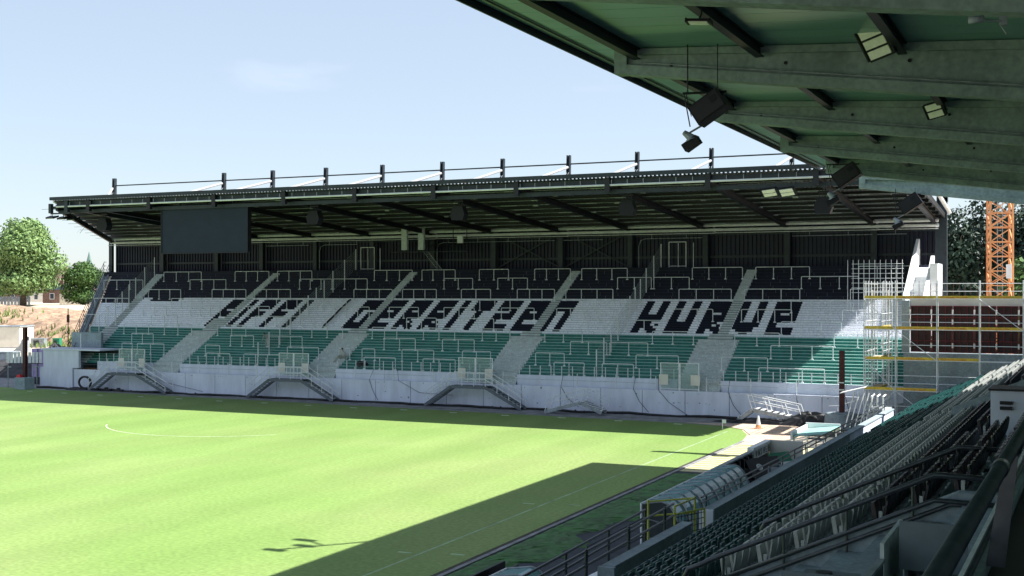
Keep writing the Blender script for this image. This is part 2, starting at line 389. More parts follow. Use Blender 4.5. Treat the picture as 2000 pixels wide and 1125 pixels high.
for k,(x,y,h,w_,sd_) in enumerate(bk):
    tree('broadleaf_tree' if h > 12 else 'bush', x, y, 0, h, w_, LBL[k], 'leaf_dark' if k != 7 else 'leaf_mid', 8000, .27, 30+sd_, .25, .0, 'trees beyond the site on the right', 'tree' if h > 12 else 'bush')
# weeds on the heap, rough grass tufts along the track
def tufts(name, pts, h, wd, m, label, seed=1):
    r = random.Random(seed); b = MB()
    for x, y, z in pts:
        for k in range(3):
            a = r.uniform(0, 6.28); hh = h*r.uniform(.5,1.2); dx, dy = math.cos(a)*wd, math.sin(a)*wd; lx, ly = r.uniform(-.4,.4)*hh, r.uniform(-.4,.4)*hh
            b.add([(x-dx,y-dy,z),(x+dx,y+dy,z),(x+lx,y+ly,z+hh)], [(0,1,2)])
    return b.build(name, m, kind='stuff', label=label, cat='grass')
rg = MB(); gi = {}
for j in range(330):
    y = -18 + j*.24; xe = -17.1 + .4*math.sin(j*.21)+.3*math.sin(j*.53) + rn.uniform(-.15,.15)
    for i in range(11):
        x = -19.12 + (xe+19.12)*i/10; gi[i,j] = len(rg.v)
        rg.v.append((x+rn.uniform(-.05,.05), y+rn.uniform(-.08,.08), .010 if i in (0,10) else .02+rn.random()*.075))
for j in range(329):
    for i in range(10): rg.f.append((gi[i,j],gi[i+1,j],gi[i+1,j+1],gi[i,j+1])); rg.m.append(0)
rg.build('rough_grass','rough_grass',kind='stuff',label='rough uncut grass strip between the pitch kerb and dark asphalt',cat='grass')
pts = []
for cx, cy, s_, n in ((-175,133,7,500),(-153,125,5,260),(-138,123,5,380),(-127,124,4,260),(-148,133,3,120),(-194,134,9,350)):
    for k in range(n):
        x = cx+rn.gauss(0,s_); y = cy+rn.gauss(0,2); pts.append((x, y, 1.9+heap(x,y)))
tufts('weeds', pts, .8, .11, 'weed', 'tall pale green weeds growing on the earth heap', 4)

# ================================================================== FAR TERRACE STAND
ROWN = 41
def row(i):
    if i < 15: return 90.3 + .4133*i, 2.5 + .2227*(i+1)
    if i < 31: return 96.5 + .344*(i-15), 5.84 + .186*(i-14)
    return 102 + .53*(i-31), 8.816 + .288*(i-30)
def left_x(y): return -84.2 - .66*(y - 82.5)
XR = -10.9
COLX = [-100.9,-93.4,-85.8,-79.8,-72.9,-65.9,-58.8,-52.0,-44.9,-37.9,-30.7,-23.3,-15.9,-10.7]
stand = thing('terrace_stand', (-50, 98, 0), 'long dark roofed standing terrace with black, white and green steps and lettering', 'grandstand')
# aisles: (x of narrow part at row 20, wide part left, right)
def aisle_span(k, i):
    y = row(i)[0]
    if k == 0:
        xc = -90.3 - .25*(y-96)
        return (xc-.9, xc+.9) if i < 15 else (xc-.55, xc+.6)
    c_, l_, r_ = ((-77.1,-79.6,-76.4),(-60.45,-62.4,-59.1),(-42.9,-44.7,-41.6),(-26.2,-28.0,-24.6))[k-1]
    if i < 14: return l_, r_
    if i < 16: return l_*.5+c_*.5-.2, r_*.6+c_*.4
    if k == 1 and i < 20: return c_-1.6, c_+.6
    return c_-.45, c_+.45
G = {
'F': ['######']*5+['##....']+['#####.']*3+['##....']*5,
'I': ['##']*14,
'G': ['######']*5+['##....']+['##..##']*3+['##..##']*2+['######']*3,
'E': ['######']*5+['##..##']+['######']*3+['##....']*2+['######']*3,
'R': ['######']*5+['##..##']+['######']*3+['####..','###.#.','#####.','##.###','##..##'],
'T': ['######']*5+['..##..']*9,
'Z': ['######']*5+['....##']+['######']*3+['##....']*2+['######']*3,
'N': ['######']*5+['##..##']*9,
'K': ['##..##']*6+['######']*3+['####..','####.#','#####.','##.###','##..##'],
'U': ['##..##']*9+['######']*5,
'V': ['##..##']*9+['######','######','#####.','.####.','..##..'],
}
def word(txt, x0, unit):
    cells = []; x = x0
    for ch in txt:
        g = G[ch]; wd = len(g[0])
        for r_ in range(14):
            c0 = 0
            while c0 < wd:
                if g[r_][c0] == '#':
                    c1 = c0
                    while c1 < wd and g[r_][c1] == '#': c1 += 1
                    cells.append((29 - r_, x + c0*unit/2, x + c1*unit/2)); c0 = c1
                else: c0 += 1
        x += (wd/2 + 1) * unit
    return cells
LET = word('FIFFI', -79.0, .668) + word('GERRITZEN', -62.85, .673) + word('KURVE', -34.2, .708)
SM = ['green_paint', 'white_paint', 'black_paint', 'letter_paint', 'aisle_concrete', 'concrete', 'pale_green', 'joint_grey', 'black_edge']
for i in range(ROWN):
    y, z = row(i); zb = row(i-1)[1] if i else 2.5; yn = row(i+1)[0] if i < ROWN-1 else y + 1.3
    xl = left_x(y); base = 0 if i < 15 else (1 if i < 31 else 2)
    segs = [(xl, XR, base)]
    def over(segs, a, b, m):
        o = []
        for s0, s1, mm in segs:
            if b <= s0 or a >= s1: o.append((s0, s1, mm)); continue
            if s0 < a: o.append((s0, a, mm))
            o.append((max(a, s0), min(b, s1), m))
            if b < s1: o.append((b, s1, mm))
        return o
    if i in (28,29,30): segs = over(segs, xl, -91, 2)
    if i in (29,30): segs = over(segs, -89.8, -85.6 + (30-i)*-.4, 2)
    for r_, a, b in LET:
        if r_ == i: segs = over(segs, a, b, 3)
    for k in range(5):
        a, b = aisle_span(k, i); segs = over(segs, a, b, 4)
    b_ = MB()
    segs.sort()
    for s0, s1, m in segs:
        # subdivide long faces at panel joints so the slabs read as pieces
        x = s0; em = {0: 6, 1: 1, 2: 8, 3: 3, 4: 4}[m]; lip = {0: .035, 1: 0, 2: .02, 3: 0, 4: 0}[m]; jn = {0: .012, 1: .022, 2: 0, 3: 0, 4: .065}[m]
        while x < s1 - 1e-4:
            x2 = min(s1, x + 2.4 - (i % 3)*.35)
            if s1 - x2 < .6: x2 = s1
            g_ = .018 if x2 < s1 else 0
            if jn: b_.quad((x, y+.012, zb), (x2, y+.012, zb), (x2, y+.012, zb+jn), (x, y+.012, zb+jn), 7)  # grey riser foot: step joint and its shadow painted as one strip
            b_.quad((x, y, zb+jn), (x2-g_, y, zb+jn), (x2-g_, y, z-lip), (x, y, z-lip), m)
            if lip: b_.quad((x, y-.004, z-lip), (x2, y-.004, z-lip), (x2, y-.004, z), (x, y-.004, z), em)
            b_.quad((x, y-.004, z), (x2, y-.004, z), (x2, yn+.02, z), (x, yn+.02, z), em)
            if g_: b_.quad((x2-g_-.02, y+.008, zb-.05), (x2+.02, y+.008, zb-.05), (x2+.02, y+.008, z-.001), (x2-g_-.02, y+.008, z-.001), 7)
            x = x2
    b_.box(xl, y+.01, max(0, z-1.2), xl+.3, yn, z-.01, 5); b_.box(XR-.3, y+.01, max(0, z-1.2), XR, yn, z-.01, 5)
    b_.build('terrace_step', SM, stand)
# half steps on the wide lower aisles
for k in range(1, 5):
    b_ = MB()
    for i in range(0, 14):
        y, z = row(i); a, b = aisle_span(k, i); b_.box(a+.1, y-.2, z-.2227+.003, b-.1, y, z-.11)
    b_.build('aisle_step', 'aisle_concrete', stand)
for k in range(0, 5):
    b_ = MB()
    for i in range(31, ROWN):
        y, z = row(i); a, b = aisle_span(k, i); b_.box(a+.02, y-.27, z-.288+.003, b-.02, y, z-.144)
    b_.build('aisle_step', 'aisle_concrete', stand)
# front wall in panels with open joints, plinth above it
x = -88.7; yw = 89.3
while x < -9.5:
    x2 = min(x + 3.42, -9.3)
    b_ = MB(); b_.box(x+.022, yw, -.3, x2-.022, yw+.22, 1.93); b_.build('wall_panel', 'wall_concrete', stand); x = x2
b_ = MB(); b_.box(-88.7, yw+.06, -.3, -9.3, yw+.16, 1.9); b_.build('wall_joint', 'steel_dark', stand)
b_ = MB()
b_.box(-88.6, yw+.22, 1.0, -9.4, 90.3, 1.86); b_.build('walkway', 'concrete', stand)
x = -88.0
AW = [(-79.6,-76.4),(-62.4,-59.1),(-44.7,-41.6),(-28,-24.6)]
edges = [-86.5] + [e for p in AW for e in p] + [XR]
for q in range(0, len(edges)-1, 2):
    x = edges[q]
    while x < edges[q+1]-.1:
        x2 = min(x + 5.0, edges[q+1]); b_ = MB(); b_.box(x+.01, 90.12, 1.5, x2-.01, 90.297, 2.72); b_.build('plinth_panel', 'wall_concrete', stand); x = x2
for a, b in AW:
    b_ = MB()
    for q in range(3): b_.box(a, 89.9+q*.13-.0, 1.86, b, 90.3, 1.86+.21*(q+1))
    b_.build('aisle_step', 'aisle_concrete', stand)
# left end block with doorway
b_ = MB()
b_.box(-93.0, 89.15, -.3, -88.75, 89.6, 2.05); b_.box(-92.6, 89.2, 2.05, -88.0, 89.5, 3.75); b_.box(-92.8, 89.1, 3.75, -85.2, 92.0, 3.9)
b_.box(-92.6, 89.5, 2.05, -92.3, 92.0, 3.75); b_.build('end_block', 'wall_concrete', stand)
b_ = MB(); b_.box(-92.3, 91.9, 1.9, -85.5, 92.1, 3.75); b_.build('end_block_back', 'steel_dark', stand)
b_ = MB(); b_.box(-91.9, 92.2, 3.9, -88.0, 92.5, 5.4); b_.build('end_wall', 'concrete', stand)
# sloping flank of the left end: stringer and handrails down the outer edge
b_ = MB()
def LP(y, z, off=0): return Vector((left_x(y)-off, y, z))
b_.beam(LP(90.5, 2.6, .5), LP(107.2, 11.6, .5), .2, .55); b_.build('stringer', 'concrete', stand)
# top platform and cladding
b_ = MB(); b_.box(-101.0, 106.3, 11.2, XR, 109.0, 11.688); b_.build('top_walk', 'black_paint', stand)
CY = 107.35
for k, x in enumerate(COLX):
    b_ = MB(); hw = .24
    b_.box(x-hw, CY-.16, 11.69, x+hw, CY-.13, 15.5); b_.box(x-hw, CY+.13, 11.69, x+hw, CY+.16, 15.5); b_.box(x-.02, CY-.13, 11.69, x+.02, CY+.13, 15.5)
    b_.box(x-.34, CY-.26, 11.69, x+.34, CY+.26, 11.73)
    b_.build('column', 'steel_dark', stand)
b_ = MB()
for k in range(len(COLX)-1):
    x0, x1 = COLX[k], COLX[k+1]; b_ = MB(); n = int((x1-x0)/.37); p = (x1-x0)/n; pts_ = []
    for j in range(n):
        xx = x0 + j*p; pts_ += [(xx, 108.05), (xx+p*.45, 108.05), (xx+p*.55, 108.16), (xx+p*.95, 108.16)]
    pts_.append((x1, 108.05))
    for (xa, ya), (xb, yb) in zip(pts_, pts_[1:]):
        b_.quad((xa,ya,11.69), (xb,yb,11.69), (xb,yb,16.3), (xa,ya,16.3))
    b_.build('cladding_panel', 'cladding', stand)
    b_ = MB(); b_.box(x0+.25, 107.9, 12.55, x1-.25, 108.04, 12.75); b_.box(x0+.25, 107.9, 14.6, x1-.25, 108.04, 14.75)
    b_.build('side_rail', 'steel_dark', stand)
for x0, x1 in ((-52.0,-44.9),(-44.9,-37.9)):
    b_ = MB(); b_.beam((x0+.3,107.7,15), (x1-.3,107.7,11.8), .1, .1); b_.beam((x0+.3,107.6,11.8), (x1-.3,107.6,15), .1, .1); b_.build('brace', 'steel_dark', stand)
# right gable: open truss end post
b_ = MB(); b_.box(-10.5, 107.2, 0, -10.0, 107.7, 17.6); b_.box(-10.5, 107.2, 17.0, -10.0, 108.3, 17.4); b_.build('corner_post', 'steel_dark', stand)
# roof: slopes from the front (z 17.9) down to the back (z 15.95)
YF, YB, ZF, ZB = 81.9, 108.4, 17.62, 15.75
def rz(y): return ZF + (ZB-ZF)*(y-YF)/(YB-YF)
def rleft(y): return -83.9 - .665*(y-82)
def rright(y): return -10.25
bays = [None] + COLX[3:] ; bx = COLX[3:]
RB = [-999] + COLX[3:-1] + [999]
for k in range(len(RB)-1):
    b_ = MB(); n = int((min(RB[k+1], rright(0)) - max(RB[k], -103))/.30); lo = max(RB[k], -103.2); hi = min(RB[k+1], rright(0)); p = (hi-lo)/n
    prof = []
    for j in range(n):
        xx = lo+j*p; prof += [(xx,0),(xx+p*.4,0),(xx+p*.5,.075),(xx+p*.9,.075)]
    prof.append((hi,0))
    for (xa, za), (xb, zb_) in zip(prof, prof[1:]):
        # clip the front of each strip against the skewed left edge
        y0 = YF
        xm = (xa+xb)/2
        if xm < rleft(YF): y0 = 82 + (-83.9 - xm)/.665
        if y0 > YB: continue
        b_.quad((xa,y0,rz(y0)+za), (xb,y0,rz(y0)+zb_), (xb,YB,rz(YB)+zb_), (xa,YB,rz(YB)+za))
    b_.build('roof_sheet', 'roof_sheet', stand)
# front edge: capping, eaves beam and gutter pipe
b_ = MB(); b_.box(rleft(82)-.2, 81.72, 17.70, -10.2, 82.0, 17.98); b_.build('edge_capping', 'steel_dark', stand)
b_ = MB(); b_.box(rleft(82)+.1, 82.3, 17.18, -10.3, 82.42, 17.56); b_.build('eaves_beam', 'steel_dark', stand)
b_ = MB(); b_.tube([(rleft(82)+.3, 82.05, 17.12), (-10.4, 82.05, 17.12)], .075, 8); b_.build('gutter_pipe', 'white_pipe', stand)
b_ = MB()
xx = -82
while xx < -11: b_.box(xx-.02, 82.04, 17.12, xx+.02, 82.08, 17.5); xx += 1.2
b_.build('pipe_hanger', 'galv_dull', stand, kind='stuff')
b_ = MB(); b_.box(rleft(82)-.1, 82.7, 16.55, -10.3, 82.85, 16.85); b_.build('lower_edge_beam', 'steel_dark', stand)
# purlins with pale conduits
NP = 10
for k in range(NP):
    y = 84.6 + k*2.45; z = rz(y)
    b_ = MB(); b_.box(rleft(y)-1.0, y-.07, z-.32, -10.35, y+.07, z-.03); b_.build('purlin', 'steel_black', stand)
    b_ = MB(); b_.tube([(rleft(y)-2.2, y-.16, z-.28), (-10.6, y-.16, z-.28)], .022, 6)
    xx = rleft(y) + 3 + (k*1.7) % 4
    while xx < -14:
        b_.box(xx, y-.26, z-.33, xx+1.5, y-.14, z-.26)
        if k % 2: b_.box(xx+3, y-.3, z-.40, xx+3.4, y-.12, z-.27)
        xx += 7.1
    b_.build('conduit', 'galv_dull', stand)
# main girders, stub fronts, pylons, stays
for k, x in enumerate([rleft(83)+2.2] + COLX[3:-1] + [-10.9]):
    b_ = MB(); y0, y1 = 82.45, 107.2
    for s_ in (0, 1):
        z0, z1 = rz(y0)-.33-.40*s_, rz(y1)-.33-.40*s_
        b_.hexa([(x-.17,y0,z0-.03),(x+.17,y0,z0-.03),(x+.17,y1,z1-.03),(x-.17,y1,z1-.03),(x-.17,y0,z0),(x+.17,y0,z0),(x+.17,y1,z1),(x-.17,y1,z1)])
    b_.hexa([(x-.02,y0,rz(y0)-.74),(x+.02,y0,rz(y0)-.74),(x+.02,y1,rz(y1)-.74),(x-.02,y1,rz(y1)-.74),(x-.02,y0,rz(y0)-.36),(x+.02,y0,rz(y0)-.36),(x+.02,y1,rz(y1)-.36),(x-.02,y1,rz(y1)-.36)])
    b_.box(x-.19, 81.95, 16.6, x+.19, 82.28, 17.68)
    b_.build('girder', 'steel_black' if 0 < k else 'steel_dark', stand)
# left gable girder along the skewed edge with white trim
b_ = MB(); b_.beam((rleft(82.3)+.3,82.3,17.05),(rleft(107),107,15.25),.2,.5); b_.build('gable_beam','steel_black',stand)
b_ = MB(); b_.beam((rleft(83)-.25,83,17.72),(rleft(107)-.25,107,15.95),.35,.12); b_.build('gable_trim','white_pipe',stand)
b_ = MB(); b_.beam((rleft(82)-.3,82.0,16.55),(rleft(82)-.3,82.0,17.4),.3,.3); b_.beam((rleft(82)-.3,82.0,16.5),(rleft(82)+2.0,82.0,16.5),.12,.12); b_.build('gable_bracket','steel_dark',stand)
b_ = MB(); b_.beam((-10.2,83,17.55),(-10.2,107.5,15.8),.12,.42); b_.build('gable_beam','steel_dark',stand)
b_ = MB(); b_.tube([(-9.8,96,17.2),(-9.8,107.3,16.1)],.16,8); b_.build('downpipe','white_pipe',stand)
for r_, (yy, zz, rr) in enumerate(((106.7,15.42,.13),(106.9,15.02,.14),(106.5,14.72,.03))):
    b_ = MB(); x = -100.6
    while x < -11: x2 = min(x+14.2, -10.6); b_.tube([(x,yy,zz+.01*(r_)),(x2,yy,zz)], rr, 8); b_.tube([(x2-.25,yy,zz),(x2-.05,yy,zz)], rr*1.25, 8); x = x2
    b_.build('drain_pipe', 'white_pipe' if r_ < 2 else 'galv', stand)
for x0, x1, bend in ((-79,-73.5,0),(-72.4,-67.5,1),(-58.4,-45.4,1),(-44.5,-40.5,0),(-37.2,-30.9,1),(-22.8,-16,0),(-15.6,-13.2,0)):
    b_ = MB(); z = 14.35
    pp = [(x0+.25,107.0,11.7),(x0+.25,107.0,13.7),(x0+.45,107.0,14.2),(x0+.9,107.0,z),(x1,107.0,z)] if bend else [(x0,107.0,z),(x1,107.0,z)]
    b_.tube(pp, .03, 6); xx = x0+1.5
    while xx < x1: b_.box(xx-.015,106.98,z,xx+.015,107.02,14.75); xx += 3.3
    b_.build('conduit', 'galv_dull', stand)
PX = [-102.3, -86.4] + [x for x in COLX[3:]]
for k, x in enumerate(PX):
    xo = x
    b_ = MB()
    lean = .35
    for s_ in (-1, 1):
        b_.hexa([(xo+s_*.16-.05+lean*-.5,109.1,15.0),(xo+s_*.16+.05-lean*.5,109.1,15.0),(xo+s_*.16+.05-lean*.5,109.6,15.0),(xo+s_*.16-.05-lean*.5,109.6,15.0),
                 (xo+s_*.12-.05,109.15,22.7),(xo+s_*.12+.05,109.15,22.7),(xo+s_*.12+.05,109.55,22.7),(xo+s_*.12-.05,109.55,22.7)])
    b_.hexa([(xo-.34,109.32,15.0),(xo+.02,109.32,15.0),(xo+.02,109.38,15.0),(xo-.34,109.38,15.0),(xo-.1,109.32,22.6),(xo+.1,109.32,22.6),(xo+.1,109.38,22.6),(xo-.1,109.38,22.6)])
    b_.build('pylon', 'steel_dark', stand)
    b_ = MB(); b_.tube([(xo,109.0,21.5),((xo,90.5,rz(90)+.1) if k > 1 else ((-92.2,95.5,rz(95)+.1) if k == 0 else (xo-1.5,92.5,rz(92)+.1)))], .13, 8); b_.build('stay_tube', 'stay_grey', stand)
    b_ = MB(); b_.tube([(xo-.1,109.0,21.0),(xo-.1,104,rz(104))], .025, 5); b_.tube([(xo+.12,109.0,21.0),(xo+.12,103.4,rz(103))], .025, 5); b_.build('stay_rod', 'galv_dull', stand)
for k in range(len(PX)-1):
    a = PX[k]
    b_ = MB(); b_.tube([(a+.2,109.35,21.85),(PX[k+1]-.2,109.35,21.85)], .075, 6); b_.build('tie_beam', 'steel_dark', stand)
# outer stair rails down the left flank
b_ = MB()
for o_, zz in ((1.4,1.2),(1.4,.75),(1.4,.3),(.7,.9),(.7,.5)):
    b_.tube([LP(91,2.8+zz,o_),LP(107.5,11.7+zz,o_),LP(108.5,11.7+zz,o_)], .035, 5)
for q in range(9): y = 92+q*1.9; zz = 2.8+(y-91)*.54; b_.tube([LP(y,zz-.6,1.4),LP(y,zz+1.2,1.4)], .03, 5)
b_.build('flank_railing', 'steel_dark', stand)
b_ = MB(); b_.beam(LP(90.8,2.2,1.0),LP(107.5,11.3,1.0),.9,.25); b_.build('flank_stair','galv_dull',stand)
# fixed low posts with wires on the plinth and on the front wall
fence_m = {}
def post_me(h, r_, key):
    r_ = r_*1.2
    if key not in fence_m: fence_m[key] = MB().tube([(0,0,0),(0,0,h)], r_, 6).mesh('post', 'galv')
    return fence_m[key]
def wire_fence(x0, x1, y, z, h, step, label, lines, name='post_fence', r_=.03):
    t = thing(name, ((x0+x1)/2, y, z), label, 'fence', 'wire fences along the front of the terrace'); n = max(1, round((x1-x0)/step))
    for k in range(n+1): place('post', post_me(h, r_, (h, r_)), t, (x0+(x1-x0)*k/n-(x0+x1)/2, 0, 0))
    b_ = MB()
    for q in lines: b_.tube([(x0-(x0+x1)/2,0,q),(x1-(x0+x1)/2,0,q)], .011, 4)
    place('wires', b_.mesh('wires','galv_dull'), t); return t
secs = [(-86.3,-79.9,'left end section'),(-76.2,-62.7,'second section from the left'),(-58.9,-45.0,'middle section'),(-41.4,-28.3,'fourth section from the left'),(-24.4,-11.2,'right end section')]
for x0, x1, nm in secs:
    wire_fence(x0, x1, 90.2, 2.72, .78, .95, 'short wire fence on the plinth below the green steps, '+nm, (.3,.6,.76))
for x0, x1, nm in ((-88.5,-84.5,'at the left end block'),(-79.9,-67,'between the first and second gates'),(-60.5,-49,'between the second and third gates'),(-42.5,-29.5,'between the third gate and the white gate'),(-25.5,-12,'right of the white gate')):
    wire_fence(x0, x1, 89.42, 1.93, 1.05, 3.3, 'thin post fence on the grey front wall '+nm, (.5,1.03), r_=.028)

# ------------------------------------------------------------------ crush barriers
BAR = [(-98.04, -92.5, 33), (-90.96, -85.83, 36), (-86.03, -81.29, 33), (-90.18, -85.82, 30), (-81.7, -77.38, 29), (-81.33, -76.96, 36), (-75.86, -71.58, 36), (-71.99, -68.09, 33), (-67.91, -63.94, 33), (-64.09, -59.73, 36), (-58.63, -54.94, 36), (-55.32, -52.24, 33), (-52.32, -49.22, 36), (-49.59, -46.53, 33), (-46.5, -42.86, 36), (-41.74, -37.28, 36), (-37.64, -34.46, 33), (-34.22, -30.98, 33), (-31.17, -26.65, 36), (-25.48, -20.85, 36), (-21.22, -16.52, 33), (-16.77, -12.26, 36), (-96.05, -91.34, 24), (-85.56, -81.62, 24), (-81.93, -78.18, 20), (-88.16, -85.05, 20), (-94.4, -90.22, 15), (-85.51, -82.15, 16), (-87.6, -84.41, 11), (-82.39, -78.99, 11), (-75.81, -72.45, 11), (-85.08, -82.36, 7), (-72.98, -70.3, 7), (-84.8, -83.51, 3), (-82.87, -79.58, 3), (-74.61, -72.93, 3), (-73.48, -70.77, 0), (-69.21, -65.24, 0), (-76.02, -72.18, 20), (-76.29, -71.88, 29), (-64.38, -60.04, 29), (-58.9, -55.21, 29), (-52.54, -49.49, 29), (-72.32, -68.66, 24), (-66.81, -64.16, 24), (-64.55, -60.72, 20), (-58.54, -55.41, 20), (-52.73, -49.63, 20), (-55.67, -52.59, 15), (-49.89, -46.84, 15), (-72.61, -68.88, 15), (-68.41, -64.39, 15), (-64.88, -61.5, 11), (-58.31, -55.73, 11), (-52.99, -49.85, 11), (-68.72, -64.82, 7), (-56.07, -52.89, 7), (-50.18, -47.09, 7), (-65.29, -61.9, 3), (-59.73, -58.6, 3), (-57.33, -56.02, 3), (-53.27, -50.14, 3), (-47.38, -44.72, 3), (-56.35, -53.21, 0), (-50.5, -47.41, 0), (-46.77, -43.05, 29), (-41.94, -37.44, 29), (-31.37, -26.77, 29), (-49.75, -46.69, 24), (-46.91, -43.7, 20), (-41.54, -37.61, 20), (-37.93, -35.06, 15), (-31.48, -27.51, 20), (-34.38, -31.42, 15), (-47.13, -44.47, 11), (-41.2, -37.78, 11), (-31.62, -28.17, 11), (-38.17, -34.97, 7), (-34.7, -31.46, 7), (-40.59, -38.04, 3), (-31.88, -28.39, 3), (-38.42, -35.8, 0), (-34.27, -31.66, 0), (-25.63, -20.99, 29), (-16.89, -15.23, 29), (-21.34, -16.6, 24), (-25.1, -21.0, 20), (-17.0, -14.84, 20), (-21.45, -16.78, 15), (-24.78, -21.24, 11), (-17.04, -13.52, 10), (-21.52, -16.82, 6), (-24.95, -21.39, 3), (-21.76, -16.92, 0)]
names = {0:'lowest green row',3:'second green row',7:'third green row',11:'fourth green row',15:'row below the white steps',16:'row below the white steps',
 20:'lower white row',24:'middle white row',29:'topmost white row',33:'lower black row',36:'topmost black row'}
snap = {30:29, 6:7, 10:11, 16:15}
BAR = sorted([(a, b, snap.get(i, i)) for a, b, i in BAR], key=lambda q: (q[2], q[0]))
cnt = {}; PM = MB().tube([(0,0,0),(0,0,1.02)], .034, 6); PM.box(-.09,-.07,0,.09,.07,.09); post_mesh = PM.mesh('post','galv')
rail_cache = {}
for a, b, i in BAR:
    y, z = row(i); y += .12; n_ = cnt.get(i, 0); cnt[i] = n_+1; Ln = b-a
    t = thing('crush_barrier', ((a+b)/2, y, z), 'steel crush barrier, %s from the left in the %s' % (ORD[min(n_,16)], names[i]), 'crush barrier', 'crush barriers on the standing terrace')
    key = round(Ln, 2)
    if key not in rail_cache:
        h = Ln/2; rail_cache[key] = MB().tube([(-h,0,.9),(-h,0,.99),(-h+.03,0,1.04),(-h+.1,0,1.06),(h-.1,0,1.06),(h-.03,0,1.04),(h,0,.99),(h,0,.9)], .035, 6).mesh('rail','galv', smooth=True)
    place('rail', rail_cache[key], t)
    k = 1 if Ln < 2 else (2 if Ln < 3.6 else 3)
    for q in range(k+1): place('post', post_mesh, t, (-Ln/2+Ln*q/k, 0, 0))

# ------------------------------------------------------------------ dividing fences of tall posts and mesh climbing the terrace
def divider(x, label, i0=0, i1=40, skew=0):
    y0 = row(i0)[0]; t = thing('dividing_fence', (x, y0, row(i0)[1]), label, 'fence', 'tall dividing fences climbing the terrace')
    mesh_ = MB(); prev = None; k = 0; i = i0; pm = post_me(2.15, .04, 'tall')
    while i <= i1:
        y, z = row(i); xx = x + skew*(y-y0)
        place('post', pm, t, Vector((xx, y+.1, z)) - t.location)
        if prev is not None:
            (xa, ya, za) = prev
            for q in range(9): mesh_.tube([(xa,ya,za+.15+q*.23),(xx,y+.1,z+.15+q*.23)], .008, 3, cap=False)
            for q in range(7):
                u = q/7; mesh_.tube([(xa+(xx-xa)*u, ya+(y+.1-ya)*u, za+(z-za)*u+.1),(xa+(xx-xa)*u, ya+(y+.1-ya)*u, za+(z-za)*u+2.1)], .006, 3, cap=False)
        prev = (xx, y+.1, z); i += 4
    mesh_.build('mesh_panel', 'galv_dull', t)
    return t
divider(-91.7+2.0, 'tall mesh fence climbing the terrace beside the leftmost aisle', 2, 40, -.24)
divider(-67.6, 'tall mesh fence climbing the terrace left of the letter G')
divider(-34.75, 'tall mesh fence climbing the terrace left of the letter K')
# tall door frames at the top of the dividers
for x, lb in ((-67.0,'pair of tall pale gate posts at the terrace top behind the left middle fence'),(-34.0,'white steel gate frame at the terrace top left of the black barriers')):
    t = thing('top_gate', (x, 106.9, 11.69), lb, 'gate'); b_ = MB()
    b_.tube([(x,106.9,11.69),(x,106.9,14.0)],.04,6); b_.tube([(x+1.6,106.9,11.69),(x+1.6,106.9,14.0)],.04,6); b_.tube([(x,106.9,14.0),(x+1.6,106.9,14.0)],.04,6); b_.tube([(x,106.9,11.8),(x+1.6,106.9,11.8)],.04,6)
    b_.tube([(x+.9,106.8,11.69),(x+.9,106.8,13.9)],.03,6); b_.tube([(x+2.3,106.9,11.69),(x+2.3,106.9,13.9)],.035,6); b_.build('frame','galv',t)

# ------------------------------------------------------------------ gates with notice plates
def gate(x, label, w_=1.55, y=89.42):
    t = thing('gate', (x, y, 1.93), label, 'gate', 'glazed pitch gates in the terrace front'); 
    for s_ in (-1, 1):
        b_ = MB(); xa = x + (0.04 if s_ > 0 else -w_); xb = xa + w_ - .04
        for xx in (xa, xb): b_.beam((xx,y,1.93),(xx,y,4.05),.07,.07)
        b_.beam((xa,y,4.02),(xb,y,4.02),.05,.05); b_.beam((xa,y,2.05),(xb,y,2.05),.05,.06)
        b_.build('leaf_frame','galv',t)
        b_ = MB(); b_.box(xa+.04,y-.005,2.1,xb-.04,y+.005,4.0); b_.build('leaf_panel','clear_panel',t)
        b_ = MB(); xc = x + s_*1.25; b_.box(xc-.36,y-.09,2.35,xc+.36,y-.06,3.15); b_.build('notice_plate','cream',t)
    return t
gate(-81.5, 'glazed steel gate above the leftmost bridging stair')
gate(-63.0, 'glazed steel gate above the second bridging stair')
gate(-45.0, 'glazed steel gate above the third bridging stair')
gate(-27.6, 'glazed steel gate with white plates above the bare wall', 1.5)

